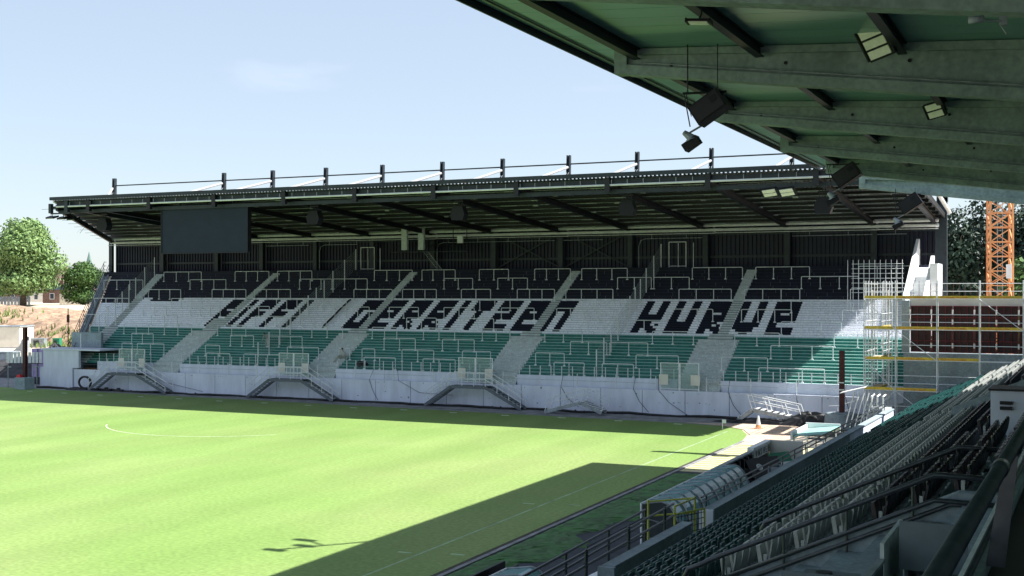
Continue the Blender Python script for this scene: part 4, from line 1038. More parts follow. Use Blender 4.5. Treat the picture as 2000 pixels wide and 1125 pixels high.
# ------------------------------------------------------------------ seats
def seat_parts():
    B = MB(); n = 5; H = [(0,.40),(.06,.55),(.09,.72),(.10,.80),(.085,.85)]
    # backrest: shell facing -a, rounded top corners
    rows_ = []
    for (da, hz_), wd in zip(H, (.22,.225,.225,.215,.15)):
        r_ = [(da-.015*math.cos(math.pi*(u-.5)) if 0 else da+.02-.03*(1-(2*u-1)**2), (2*u-1)*wd, hz_) for u in (0,.25,.5,.75,1)]
        rows_.append(r_)
    base = len(B.v)
    for th in (0, .03):
        for r_ in rows_: B.v += [(x+th, y, z) for x,y,z in r_]
    nn = 25
    for i in range(4):
        for j in range(4):
            q = (i*5+j, i*5+j+1, (i+1)*5+j+1, (i+1)*5+j); B.f.append(tuple(reversed(q))); B.m.append(0); B.f.append(tuple(v+nn for v in q)); B.m.append(0)
    ring = [j for j in range(5)]+[i*5+4 for i in range(1,5)]+[20+j for j in (3,2,1,0)]+[i*5 for i in (3,2,1)]
    for a_, b2 in zip(ring, ring[1:]+ring[:1]): B.f.append((a_, b2, b2+nn, a_+nn)); B.m.append(0)
    Pn = MB(); Pn.hexa([(-.10,-.2,.38),(-.02,-.2,.36),(-.02,.2,.36),(-.10,.2,.38),(-.16,-.19,.74),(-.09,-.19,.76),(-.09,.19,.76),(-.16,.19,.74)])
    K = MB(); K.box(-.08,-.04,.30,.08,.04,.42); K.box(.0,-.26,.40,.06,-.235,.62); K.box(-.02,.235,.40,.06,.26,.62)
    K.tube([(.07,-.27,.36),(.07,.27,.36)],.02,5)
    return B, Pn, K
SB, SP, SK = seat_parts()
seatcols = {'green':'seat_green','grey':'seat_grey','black':'seat_black'}
seat_me = {c_: (SB.mesh('backrest',m_,smooth=False), SP.mesh('seat_pan',m_)) for c_, m_ in seatcols.items()}
brk = SK.mesh('bracket','seat_bracket')
aisles = [(21.2,21.8),(26.0,27.0),(48.8,50.0),(61.0,62.1),(72.5,73.6)]
allseats = []
F_ = Vector((-math.sin(R(25)), math.cos(R(25)), 0)); Rt = Vector((math.cos(R(25)), math.sin(R(25)), 0))
for k in range(1, 15):
    s = 18.0
    while s < 82.2:
        ok = not any(a_ < s < b_ for a_, b_ in aisles)
        if k >= 11 and 44.2 < s < 53: ok = False
        if k >= 12 and 31.6 < s < 34: ok = False
        if s < 21.9: ok = False if k > 0 and s < 21.9 and k > 6 else ok
        if k == 14 and s > 60: ok = False
        if ok:
            p = M(ra(k), s, rt(k)-.85); v = p + Vector((0,0,.6)) - Vector((0,0,CAMZ)); d = v.dot(F_); u = v.dot(Rt)/d; vv = -v.z/d
            inv = (abs(u) < .43 and vv < .245)
            hidden = s < 21.2 and vv > 2
            allseats.append((d if inv else 999+d, k, s, p))
        s += .53
allseats.sort(key=lambda q: q[0])
rown = ['front seat row','second seat row','third seat row','fourth seat row','fifth seat row','sixth seat row','seventh seat row','eighth seat row','ninth seat row','tenth seat row','eleventh seat row','twelfth seat row','thirteenth seat row','top seat row']
rot = -T1
stf = MB(); stm = ['seat_green','seat_grey','seat_black','seat_bracket']
def colr(k): return 'green' if k <= 6 else ('grey' if k <= 10 else 'black')
srank = {}
for k in range(1, 15):
    for n_, s in enumerate(sorted(s for d, kk, s, p in allseats[:300] if kk == k)): srank[k, s] = n_
for q, (d, k, s, p) in enumerate(allseats):
    c_ = colr(k)
    if q < 300:
        t = thing('stadium_seat', p, '%s folding seat, %s from the near end of the %s' % ({'green':'dark green','grey':'pale grey','black':'black'}[c_], ORD2[min(39, srank[k, s])], rown[k-1]), 'seat', '%s seats of the %s' % (c_, rown[k-1]))
        t.rotation_euler = (0,0,rot); place('backrest', seat_me[c_][0], t); place('seat_pan', seat_me[c_][1], t); place('bracket', brk, t)
    else:
        ci = {'green':0,'grey':1,'black':2}[c_]; cc, ss = math.cos(rot), math.sin(rot)
        for part, mi in ((SB,ci),(SP,ci),(SK,3)):
            n0 = len(stf.v); stf.v += [(p.x+x*cc-y*ss, p.y+x*ss+y*cc, p.z+z) for x,y,z in part.v]; stf.f += [tuple(i+n0 for i in f) for f in part.f]; stf.m += [mi]*len(part.f)
stf.build('distant_seats', stm, kind='stuff', label='rows of green, grey and black folding seats running to the far end of the near stand', cat='seats')
# aisle steps between the seat blocks
for a_, b2 in aisles[1:]:
    b_ = MB()
    for k in range(2, 15):
        A0 = ra(k)+.10-.68; z = rt(k)-.85; b_.hexa([M(A0-.34,a_,z-.315+.003),M(A0,a_,z-.315+.003),M(A0,b2,z-.315+.003),M(A0-.34,b2,z-.315+.003),M(A0-.34,a_,z-.157),M(A0,a_,z-.157),M(A0,b2,z-.157),M(A0-.34,b2,z-.157)])
    b_.build('aisle_step','aisle_concrete',ms)

# ------------------------------------------------------------------ handrails
def zr(a, up): return CAMZ - hz(a) + up
def arc_rail(s, a_low, a_top, up, drop, label, end, r_=.05):
    t = thing('handrail', M(a_low, s, zr(a_low, 0)), label, 'handrail', 'dark handrails over the seat rows')
    b_ = MB()
    p = [M(a_low+.25,s,zr(a_low+.25,up-drop)), M(a_low+.06,s,zr(a_low+.06,up-drop)), M(a_low-.1,s,zr(a_low,up-drop*.8)), M(a_low-.17,s,zr(a_low,up-drop*.5)), M(a_low-.1,s,zr(a_low,up-drop*.15)), M(a_low+.1,s,zr(a_low+.05,up)), M(a_low+.4,s,zr(a_low+.4,up))]
    p += [M(a_top-.1,s,zr(a_top-.1,up)), M(a_top,s,zr(a_top,up)), M(a_top+.1,s,zr(a_top,up-.0)), M(end,s,zr(a_top,up)-.04)]
    b_.tube(p, r_, 10); b_.build('top_rail','rail_paint',t,smooth=True)
    b_ = MB(); b_.tube([M(a_low+.2,s,zr(a_low+.2,up-drop)),M(a_top-.1,s,zr(a_top-.1,up-drop)),M(a_top,s,zr(a_top,up-drop)),M(end,s,zr(a_top,up-drop)-.04)], r_*.85, 10); b_.build('lower_rail','rail_paint',t,smooth=True)
    n = 4
    for k in range(n):
        a = a_low+.55+(a_top-a_low-.9)*k/(n-1); b_ = MB(); b_.tube([M(a,s,zr(a,-.15)),M(a,s,zr(a,up))], r_*.5, 6); b_.hexa([M(a-.12,s-.06,zr(a,-.2)),M(a+.12,s-.06,zr(a,-.2)),M(a+.12,s+.02,zr(a,-.2)),M(a-.12,s+.02,zr(a,-.2)),M(a-.12,s-.06,zr(a,-.16)),M(a+.12,s-.06,zr(a,-.16)),M(a+.12,s+.02,zr(a,-.16)),M(a-.12,s+.02,zr(a,-.16))]); b_.build('post','rail_paint',t)
    return t
arc_rail(21.25, -6.7, -2.55, .95, .42, 'dark looped handrail on the concrete parapet, the nearer of the two', -.7)
arc_rail(25.4, -6.35, -2.6, .95, .42, 'dark looped handrail among the grey seats, the farther of the two', -.7)
t = thing('wall_handrail', M(-5,21.2,5), 'low dark handrail fixed to the near face of the concrete parapet', 'handrail')
b_ = MB(); b_.tube([M(-8,21.25,zr(8,.36)),M(-2.3,21.25,zr(2.3,.36)),M(-.8,21.25,zr(2.3,.33))],.04,8); b_.build('rail','rail_paint',t,smooth=True)
t = thing('gallery_rail', M(-.45,4,7.8), 'thick dark pipe handrail in the near right foreground beside the camera', 'handrail')
b_ = MB(); b_.tube([M(-.41,1.2,8.73),M(-.41,18,8.73)],.032,16); b_.build('top_rail','rail_paint',t,smooth=True)
b_ = MB(); b_.tube([M(-.41,5.6,8.73),M(-.41,5.75,8.73)],.037,16); b_.build('collar','rail_paint',t,smooth=True)
b_ = MB(); b_.tube([M(-.53,1.2,8.28),M(-.53,18,8.28)],.017,12); b_.build('lower_rail','rail_paint',t,smooth=True)
for s in (6.4,9.8,13.4,17):
    b_ = MB(); b_.hexa([M(-.53,s-.006,8.15),M(-.44,s-.006,8.15),M(-.44,s+.006,8.15),M(-.53,s+.006,8.15),M(-.44,s-.006,8.7),M(-.38,s-.006,8.7),M(-.38,s+.006,8.7),M(-.44,s+.006,8.7)]); b_.build('post_plate','rail_paint',t)
# rail along the front wall
t = thing('wall_top_rail', M(-11.6,45,2.7), 'thin dark double rail running along the front wall beside the dugout', 'railing')
b_ = MB()
for zz, aa in ((3.0,-11.45),(2.82,-11.45)): b_.tube([M(aa,37.1,zz),M(aa,73,zz)],.03,6)
b_.build('rails','rail_paint',t)
for k in range(18):
    b_ = MB(); s = 37.6+k*2.05; b_.tube([M(-11.45,s,2.5),M(-11.45,s,3.0)],.025,5); b_.box(*(M(-11.45,s,2.5)-Vector((.05,.09,.1))),*(M(-11.45,s,2.5)+Vector((.05,.09,.1)))); b_.build('bracket','rail_paint',t)
t = thing('ramp_railing', M(-11.8,25,2.5), 'long dark railing descending along the low wall towards the bottom edge', 'railing')
b_ = MB()
for aa, z0_, z1_ in ((-11.6,3.15,2.75),(-11.6,2.8,2.4),(-12.5,2.9,2.3),(-12.5,2.5,1.9)): b_.tube([M(aa,10,z1_),M(aa,34.8,z0_)],.035,6)
b_.build('rails','rail_paint',t)
for k in range(8):
    s = 13+k*3; b_ = MB(); b_.tube([M(-11.6,s,1.7),M(-11.6,s,2.85+.016*(s-13))],.045,6); b_.build('post','rail_paint',t)
    b_ = MB(); b_.tube([M(-12.5,s+.8,.0),M(-12.5,s+.8,2.45+.02*(s-13))],.04,6); b_.build('post','rail_paint',t)
# yellow gate at the wall opening
t = thing('yellow_gate', M(-11.5,35.8,1.6), 'yellow steel gate with mesh panel in the gap of the front wall', 'gate')
b_ = MB()
for (a_, s, z0_, z1_) in ((-12.9,36.2,1.2,2.95),(-11.6,36.9,1.2,3.05),(-11.7,35.2,1.3,3.0)): b_.tube([M(a_,s,z0_),M(a_,s,z1_)],.035,6)
b_.tube([M(-12.9,36.2,2.9),M(-11.6,36.9,3.0)],.03,6); b_.tube([M(-12.9,36.2,2.45),M(-11.6,36.9,2.55)],.03,6); b_.tube([M(-11.7,35.2,3.0),M(-11.6,36.9,3.0)],.03,6)
b_.tube([M(-11.7,35.2,2.75),M(-11.2,36.6,2.75)],.03,6); b_.tube([M(-11.2,36.6,1.75),M(-11.2,36.6,2.75)],.035,6); b_.tube([M(-11.7,35.2,1.75),M(-11.2,36.6,1.75)],.035,6); b_.build('frame','yellow_steel',t)
b_ = MB()
for q in range(9): u=q/9; b_.tube([M(-11.7+.5*u,35.2+1.4*u,1.75),M(-11.7+.5*u,35.2+1.4*u,2.75)],.012,4)
for q in range(6): b_.tube([M(-11.7,35.2,1.8+q*.17),M(-11.2,36.6,1.8+q*.17)],.012,4)
b_.build('mesh_infill','steel_black',t)
# access ramp and steps down to the track
t = thing('access_ramp', (-14,38,0), 'pale access ramp with dark railing leading up from the track', 'ramp')
b_ = MB(); b_.hexa([(-14.9,37.0,0),(-12.2,35.6,0),(-12.0,36.9,0),(-14.6,41.5,0),(-14.9,37.0,.02),(-12.2,35.6,1.0),(-12.0,36.9,1.1),(-14.6,41.5,.02)]); b_.build('ramp_plate','galv',t)
b_ = MB(); b_.tube([(-14.5,36.9,.0),(-14.5,36.9,1.2),(-12.9,37.8,2.1),(-12.0,37.1,2.1)],.035,6); b_.tube([(-14.5,36.9,.6),(-12.9,37.8,1.5),(-12.0,37.1,1.5)],.03,6); b_.tube([(-12.9,37.8,.5),(-12.9,37.8,2.1)],.035,6); b_.build('railing','rail_paint',t)
for q in range(5):
    b_ = MB(); u=q/5; b_.box(-14.1+u*1.6,35.7,.05+.28*q,-13.8+u*1.6,36.9,.1+.28*q); b_.build('tread','galv',t)

# ------------------------------------------------------------------ dugouts
def dugout(y0, y1, label, xf=-14.1, xb=-12.55, zf=1.95, zb_=.9, mtl='turquoise_glazing', slogan=True):
    t = thing('dugout', ((xf+xb)/2,(y0+y1)/2,0), label, 'dugout', 'glazed team dugouts'); n = max(4, round((y1-y0)/1.0)); prof = []
    prof = [(xf,zf)]
    for q in range(1, 4): prof.append((xf+(xb-xf)*.16*q, zf+.04*q))
    cx_, r1, r2 = xf+(xb-xf)*.48, (xb-xf)*.52, zf+.12-.25
    for q in range(0, 8): a = math.pi/2*(1-q/7); prof.append((cx_+r1*math.cos(a), .25+r2*math.sin(a)))
    for k in range(n):
        ya, yb = y0+(y1-y0)*k/n+.02, y0+(y1-y0)*(k+1)/n-.02; b_ = MB()
        for (xa,za),(xc,zc) in zip(prof, prof[1:]): b_.quad((xa,ya,za),(xc,ya,zc),(xc,yb,zc),(xa,yb,za)); b_.quad((xa,yb,za-.02),(xc,yb,zc-.02),(xc,ya,zc-.02),(xa,ya,za-.02))
        b_.build('glazing_panel',mtl,t,smooth=True)
    for k in range(n+1):
        y = y0+(y1-y0)*k/n; b_ = MB(); b_.tube([(x_,y,z_+.015) for x_,z_ in prof],.035,5); b_.build('rib','galv_dull',t)
    b_ = MB(); b_.tube([(xf,y0,zf),(xf,y1,zf)],.045,6); b_.build('front_rail','galv',t)
    for y in (y0,y1): b_ = MB(); b_.tube([(xf,y,0),(xf,y,zf)],.04,6); b_.build('front_post','galv',t)
    b_ = MB(); b_.box(xb-.6,y0+.1,.0,xb-.05,y1-.1,.45); b_.build('bench','seat_black',t)
    for y in (y0+.01,y1-.01):
        b_ = MB(); b_.add([(x_,y,z_) for x_,z_ in prof]+[(prof[-1][0],y,0),(xf+.3,y,0)], [tuple(range(len(prof)+2))]); b_.build('side_panel','steel_dark',t)
    if slogan:
        for k in (1,3,5,7,8):
            if k >= n: continue
            ya = y0+(y1-y0)*k/n
            for q in range(3):
                (xa,za),(xc,zc) = prof[6+q], prof[7+q]; b_ = MB(); yy = ya+.12
                b_.quad((xa+.02,yy,za+.02),(xc+.02,yy,zc+.02),(xc+.02,yy+(.16 if q%2 else .34),zc+.02),(xa+.02,yy+(.16 if q%2 else .34),za+.02)); b_.build('print_mark','white_pipe',t)
    return t
dugout(41.1, 51.1, 'long dugout with curved turquoise glazing and dark ribs beside the front wall')
dugout(19.8, 29.9, 'corner of a second glazed dugout cut off by the bottom edge', slogan=False)
t = thing('canopy',(-12.3,64.4,0),'small sunlit turquoise canopy with white rim at the far end of the store pen','canopy')
b_ = MB(); b_.hexa([(-13.3,62.6,2.05),(-11.6,62.6,2.25),(-11.6,66.4,2.25),(-13.3,66.4,2.05),(-13.3,62.6,2.1),(-11.6,62.6,2.3),(-11.6,66.4,2.3),(-13.3,66.4,2.1)]); b_.build('roof_panel','pale_green',t)
b_ = MB(); b_.box(-13.42,62.5,1.9,-13.31,66.5,2.3); b_.build('rim','bright_white',t); b_ = MB(); b_.box(-13.42,66.41,1.95,-11.6,66.5,2.4); b_.build('rim','bright_white',t)
for x_ in (-13.3,-11.8):
    for y_ in (62.8,66.2): b_ = MB(); b_.tube([(x_,y_,0),(x_,y_,2.05)],.05,6); b_.build('leg','galv',t)
# dark hoarding and store between the dugouts
t = thing('open_store', (-13.3,57,0), 'open topped dark store pen with a white lettered rim beside the track', 'enclosure')
b_ = MB(); b_.box(-14.4,51.5,0,-14.3,61.7,1.75); b_.build('front_board','steel_black',t)
b_ = MB(); b_.box(-14.44,51.5,1.75,-14.2,57.9,1.82); b_.build('top_rim','galv_dull',t)
b_ = MB(); b_.box(-14.52,58.0,1.25,-14.41,61.7,1.95); b_.box(-14.41,58.0,1.83,-14.2,61.7,1.95); b_.build('white_rim','bright_white',t)
for k, ch in enumerate('IVNSHEE'):
    b_ = MB(); b_.box(-14.29,58.05+k*.52,1.35,-14.27,58.5+k*.52,1.83); b_.build('letter_field','bright_white',t)
    me = text_mesh(ch, .46, 'letter', 'steel_black', .004); o = place('letter', me, t, Vector((-14.26,58.12+k*.52,1.42))-t.location); o.rotation_euler = (R(90),0,R(90))
for k in range(8):
    b_ = MB(); b_.box(-14.3,51.8+k*.78,1.2,-14.1,52.0+k*.78,1.7); b_.build('bracket','steel_black',t)
b_ = MB(); b_.box(-14.3,51.5,.0,-11.4,61.7,.04); b_.build('floor','steel_black',t)
b_ = MB(); b_.box(-14.25,61.5,0,-12.6,61.7,1.95); b_.build('end_panel','cream',t)
for k in range(5): b_ = MB(); b_.box(-14.2,58.3+k*.6,.05,-12.0,58.6+k*.6,.45+.1*k); b_.build('bench_plank','steel_dark',t)
def crate(x,y,z,s,m,label,rz_=0,cat='crate'):
    t = thing('crate',(x,y,z),label,cat); t.rotation_euler=(0,0,rz_); b_=MB(); hx,hy,hz_=s
    b_.box(-hx,-hy,0,hx,hy,.04); b_.box(-hx,-hy,.04,-hx+.04,hy,hz_); b_.box(hx-.04,-hy,.04,hx,hy,hz_); b_.box(-hx+.04,-hy,.04,hx-.04,-hy+.04,hz_); b_.box(-hx+.04,hy-.04,.04,hx-.04,hy,hz_)
    place('tray', b_.mesh('tray',m), t); b_=MB(); b_.box(-hx*.8,-hy*.8,hz_*.4,hx*.8,hy*.8,hz_*.7); place('contents', b_.mesh('contents','steel_dark'), t)
crate(-13.6,54.2,.05,(.5,.7,.8),'steel_dark','dark open crate lying in the store pen nearest the dugout',.4)
crate(-12.6,53.0,.05,(.4,.9,.5),'blue','dark blue tray beside the front wall behind the dugout',.1)
crate(-12.4,55.6,.6,(.35,.5,.9),'galv_dull','grey metal frame standing against the wall in the pen',-.3)
t = thing('sign_board',(-12.6,58.3,.6),'tilted board with green band and white lower part in the pen','sign'); t.rotation_euler=(R(-30),0,R(60))
b_=MB(); b_.box(-.7,-.02,0,.7,.02,.8); place('white_part',b_.mesh('white_part','bright_white'),t); b_=MB(); b_.box(-.7,-.02,.8,.7,.02,1.3); place('green_band',b_.mesh('green_band','card_green'),t)
b_=MB(); b_.box(-.15,-.03,.3,.05,-.021,.6); place('mark',b_.mesh('mark','steel_black'),t)
t = thing('emblem_board',(-13.2,57.0,.8),'dark board carrying a small white round emblem in the pen','sign'); t.rotation_euler=(R(-35),0,R(60))
b_=MB(); b_.box(-1.1,-.02,0,1.1,.02,1.0); place('board',b_.mesh('board','steel_black'),t)
b_=MB(); b_.tube([(.15*math.cos(a/10*math.pi)-.4,-.03,.5+.15*math.sin(a/10*math.pi)) for a in range(21)],.03,5); b_.tube([(.07*math.cos(a/5*math.pi)-.4,-.03,.5+.07*math.sin(a/5*math.pi)) for a in range(10)],.03,5); place('emblem',b_.mesh('emblem','bright_white'),t)
for k,(x,lab) in enumerate(((-16.45,'dark flat board standing on the asphalt at the bottom edge, the one nearer the pitch'),(-15.85,'dark flat board standing on the asphalt at the bottom edge, the one nearer the stand'))):
    t = thing('perimeter_board',(x,28,0),lab,'board','dark perimeter boards'); b_=MB(); b_.box(x-.04,21,.05,x+.04,34.7-k*.3,1.0); b_.build('panel','steel_black',t)
    b_=MB()
    for q in range(5): b_.box(x+.04,22+q*2.8,0,x+.4,22.06+q*2.8,.7)
    b_.build('foot','steel_dark',t)

# ------------------------------------------------------------------ things hanging from the near roof
def cluster(x, y, zt, zb_, label, s=1.0, lamp=True):
    t = thing('hanging_speaker', (x,y,zb_), label, 'loudspeaker', 'speakers hung from the near roof beams')
    b_ = MB(); b_.tube([(x-.35*s,y,zt),(x-.35*s,y,zb_+.62*s)],.02,5); b_.tube([(x+.85*s,y,zt),(x+.85*s,y,zb_+.62*s)],.014,5); b_.tube([(x-.55*s,y,zb_+.62*s),(x+1.2*s,y,zb_+.58*s)],.035,6); b_.tube([(x-.5*s,y,zb_+.62*s),(x-.25*s,y,zb_-.7*s)],.018,5); b_.tube([(x-.42*s,y,zb_+.62*s),(x-.2*s,y,zb_-.3*s)],.012,5); b_.build('hanger','steel_black',t)
    c_ = Vector((x+.55*s,y,zb_)); ang = R(-33); ux = Vector((math.cos(-ang),0,math.sin(-ang))); uz = Vector((-math.sin(-ang),0,math.cos(-ang))); uy = Vector((0,1,0))
    def hb(c, hx, hy, hz_): return [c-ux*hx-uy*hy-uz*hz_, c+ux*hx-uy*hy-uz*hz_, c+ux*hx+uy*hy-uz*hz_, c-ux*hx+uy*hy-uz*hz_, c-ux*hx-uy*hy+uz*hz_, c+ux*hx-uy*hy+uz*hz_, c+ux*hx+uy*hy+uz*hz_, c-ux*hx+uy*hy+uz*hz_]
    b_ = MB(); b_.hexa(hb(c_,.68*s,.4*s,.42*s)); b_.build('cabinet','speaker_black',t)
    b_ = MB(); b_.hexa(hb(c_-uy*.41*s,.6*s,.02,.34*s)); b_.build('grille','steel_black',t)
    b_ = MB(); b_.hexa(hb(c_-uy*.43*s+ux*.35*s+uz*.12*s,.14*s,.02,.12*s)); b_.build('plate','speaker_black',t)
    if lamp:
        c2 = Vector((x-.3*s,y,zb_-.95*s)); b_ = MB(); b_.tube([c2+uz*.1+ux*-.1, c2+Vector((.05,0,-.15))*s, c2+Vector((.12,0,-.3))*s],[.1*s,.16*s,.34*s],8); b_.tube([c2, c_-ux*.6*s-uz*.4*s],.03,5); b_.build('horn','galv_dull',t)
        b_ = MB(); b_.hexa(hb(c2+Vector((.12,0,-.42))*s,.34*s,.25*s,.16*s)); b_.build('horn_box','speaker_black',t)
def at_y(px, py, y):
    q = (px-1000)/2376; d = y/(.9063+.4226*q); return d*(q*.9063-.4226), CAMZ + (569-py)/2376*d
x, z = at_y(1360, 212, 31.4); cluster(x, 31.4, 16.1, z, 'large black speaker with horn hanging from the second visible roof beam', .68)
x, z = at_y(1634, 343, 60.5); cluster(x, 60.5, 15.6, z, 'black speaker with floodlight arm hanging at the end of the fifth beam', .9)
x, z = at_y(1760, 398, 72.6); cluster(x, 72.6, 15.4, z, 'farthest black speaker hanging below the last roof beam', .9)
x, z = at_y(1710, 82, 30.6); flood(x, 30.6, z, 'large three panel floodlight clamped in front of the second beam', None, .72, (-.25,-.85,-.5), 3, (-.28,-.1,1))
x, z = at_y(1826, 215, 41.0); flood(x, 41.0, z, 'smaller two panel floodlight below the third beam', None, .62, (-.25,-.85,-.5), 2, (-.22,-.1,1))
x, z = at_y(1365, 42, 24.5); flood(x, 24.5, z, 'flat floodlight tucked behind the nearest roof beam', None, .5, (-.1,-.1,-1), 1, (0,1,0))
x, z = at_y(1915, 40, 21.3); t = thing('cctv_camera',(x,21.3,z),'small grey dome camera mounted on the nearest roof beam','camera')
b_ = MB(); b_.tube([(x-.18,21.2,z),(x+.06,21.2,z)],.06,8); b_.build('housing','galv_dull',t,smooth=True); b_=MB(); b_.tube([(x+.06,21.3,z),(x+.3,21.4,z-.02)],.02,5); b_.box(x+.28,21.4,z-.08,x+.4,21.55,z+.06); b_.tube([(x+.3,21.35,z-.1),(x+.4,21.3,z-.26)],.012,5); b_.build('bracket','galv_dull',t)

t = thing('roof_lamp_mast',(-12.3,44.6,16.5),'lamp mast on the near roof edge that casts the branched shadow on the pitch','lamp mast')
b_ = MB(); b_.tube([(-12.3,44.6,16.4),(-12.5,43.4,18.0),(-12.7,42.1,20.0)],.09,6); b_.tube([(-12.5,43.0,18.6),(-13.6,43.4,18.4)],.07,6); b_.build('mast','galv_dull',t)
for (x,y,z) in ((-12.7,42.0,20.1),(-13.9,43.5,18.4),(-12.6,42.9,19.4)):
    b_ = MB(); b_.box(x-.42,y-.2,z-.1,x+.42,y+.16,z+.1); b_.build('lamp_head','steel_dark',t)
# ------------------------------------------------------------------ poles and clutter by the terrace
for (x, y, h, zb_, lab, bl) in ((-15.0,86.6,5.35,1.0,'rusty steel post on a round concrete base at the right end of the wall','r'),(-92.8,87.1,6.0,1.15,'rusty steel post standing in a concrete block at the left edge','s')):
    t = thing('steel_post',(x,y,0),lab,'post'); b_ = MB(); b_.box(x-.17,y-.15,zb_,x+.17,y-.12,h); b_.box(x-.17,y+.12,zb_,x+.17,y+.15,h); b_.box(x-.03,y-.12,zb_,x+.03,y+.12,h)
    b_.build('shaft','rust',t)
    b_ = MB()
    if bl == 'r': b_.tube([(x,y,0),(x,y,zb_)],[1.25,1.15],20); b_.box(x-.45,y-.45,zb_,x+.45,y+.45,zb_+.06)
    else: b_.box(x-.75,y-.6,-.02,x+.6,y+.6,zb_)
    b_.build('base','concrete',t)
    if bl == 's':
        b_ = MB(); b_.prism([(-.3,0),(.3,0),(.15,.3),(-.2,.25)],1,-.15,.15); b_.v=[(a+x-.4,b+y-.3,c_+zb_) for a,b,c_ in b_.v]; b_.build('warning_cap','red',t)
    else:
        for zq in (2.6, 3.1): b_ = MB(); b_.box(x-.18,y-.17,zq,x+.18,y-.151,zq+.08); b_.build('marking','bright_white',t)
# ramp with rails behind the right post
t = thing('wall_ramp',(-13,88.6,0),'grey stair ramp with thin rails rising behind the rusty post','ramp'); b_=MB()
b_.prism([(-15.6,0),(-9.6,0),(-9.6,2.2),(-15.6,.3)],1,88.4,89.2); b_.build('ramp','galv_dull',t); b_=MB()
for h in (.55,1.05): b_.tube([(-16.2,88.35,.25+h),(-15.6,88.35,.3+h),(-9.6,88.35,2.2+h)],.025,5)
for q in range(5): u=q/4; b_.tube([(-15.6+6*u,88.35,.3+1.9*u),(-15.6+6*u,88.35,1.35+1.9*u)],.022,5)
b_.build('rail','galv',t)
# service shaft with white rail roof near the front wall end
t = thing('valve_station',(-12.6,80.5,0),'grey drum and pale frames at the far end of the front wall','pump'); b_=MB()
b_.tube([(-11.6,80.8,0),(-11.6,80.8,2.1)],.75,16); b_.build('drum','galv_dull',t,smooth=True); b_=MB()
for q in range(5): b_.tube([(-13.6+q*.3,79.6,.8),(-13.1+q*.3,80.2,3.0)],.04,5)
b_.hexa([(-13.9,79.4,2.95),(-12.4,79.4,3.35),(-12.4,80.6,3.35),(-13.9,80.6,2.95),(-13.9,79.4,3.0),(-12.4,79.4,3.4),(-12.4,80.6,3.4),(-13.9,80.6,3.0)])
for q in range(3): b_.tube([(-12.0+q*.35,80.0,2.1),(-12.0+q*.35,80.0,2.8),(-11.9+q*.35,80.4,2.9)],.06,6)
b_.build('frames','bright_white',t)
b_ = MB()
for q in range(120):
    x = rn.uniform(-88,-10); z = rn.choice((1.72,1.70,1.0,.95,.5,rn.uniform(.3,1.8))); w_ = rn.uniform(.03,.14)
    b_.box(x, 89.292, z, x+w_, 89.299, z+rn.choice((.02,.03,rn.uniform(.02,.16))))
b_.build('chip_marks','joint_grey',stand,kind='stuff')
for k,(x0,x1,z1) in enumerate(((-81.0,-72.9,.3),(-55.2,-54.2,.2),(-52.8,-47.0,.9),(-37.5,-35.8,.4),(-31.4,-30.0,.2),(-29.5,-27.0,.15),(-23.9,-22.8,.3),(-18.8,-18.3,.1),(-15.3,-14.6,.2))):
    b_ = MB(); b_.tube([(x0,90.1,2.75),(x0+.1*(x1-x0),89.25,1.95),(x0+.45*(x1-x0),89.24,1.0),(x1,89.2,z1)],.018,4); b_.build('loose_cable','steel_dark',label='thin dark cable hanging down the grey front wall, %s from the left'%ORD[k],cat='cable',group='loose cables on the front wall')
# black hose along the wall foot, tarp heap, tyre ring, cone, corner flag
b_ = MB(); pp = []
for q in range(70):
    x = -93+q*1.06; pp.append((x, 88.75+.25*math.sin(q*.9)+.15*math.sin(q*2.3)-.012*(x+60)*0, .09+.03*math.sin(q)))
b_.tube(pp,.10,5); b_.build('drain_hose','tarp',smooth=True,label='long black hose lying along the foot of the grey wall',cat='hose')
b_ = MB()
for q in range(150):
    x=rn.uniform(-92,-16); s_=rn.uniform(.04,.13); y_=rn.uniform(88.6,89.1); b_.tube([(x,y_,.01),(x+s_,y_+.05,s_*.7),(x+s_*2.4,y_,.01)],[s_*.6,s_,s_*.5],5)
b_.build('wall_rubble','soil',kind='stuff',label='scattered dark rubble along the wall foot',cat='rubble')
def mound(name, x, y, rx, ry, h, m, label, cat, seed, kind=None):
    r_ = random.Random(seed); b_ = MB(); n, k_ = 18, 7
    b_.v.append((x,y,h))
    for i in range(1,k_+1):
        for j in range(n):
            a=2*math.pi*j/n; u=i/k_; w_=1+.18*math.sin(j*2.3+seed)+.1*r_.random(); b_.v.append((x+rx*u*w_*math.cos(a), y+ry*u*w_*math.sin(a), h*(1-u**1.6)+ (r_.random()-.5)*.22*h*(u<1) - (.03 if i==k_ else 0)))
    for j in range(n): b_.f.append((0,1+j,1+(j+1)%n)); b_.m.append(0)
    for i in range(k_-1):
        for j in range(n): b_.f.append((1+i*n+j,1+(i+1)*n+j,1+(i+1)*n+(j+1)%n,1+i*n+(j+1)%n)); b_.m.append(0)
    return b_.build(name,m,label=label,cat=cat,kind=kind)
mound('tarpaulin_heap',-17.2,86.9,2.3,1.1,.95,'tarp','black tarpaulin heap between the tilted white stair and the rusty post','tarpaulin',2)
mound('tarpaulin_roll',-20.8,86.7,3.2,.6,.4,'tarp','flat black tarpaulin roll lying under the sunlit tilted stair','tarpaulin',5)
mound('soil_pile',-87.5,91.0-2.6,1.2,.5,.3,'soil','small dark soil pile at the left foot of the wall','soil',8)
b_ = MB(); b_.tube([(-86.5+.75*math.cos(a/8*math.pi),88.5,.75+.7*math.sin(a/8*math.pi)*.8) for a in range(17)],.11,6); b_.build('hose_coil','tarp',smooth=True,label='black coiled hose leaning at the wall left of the first stair',cat='hose')
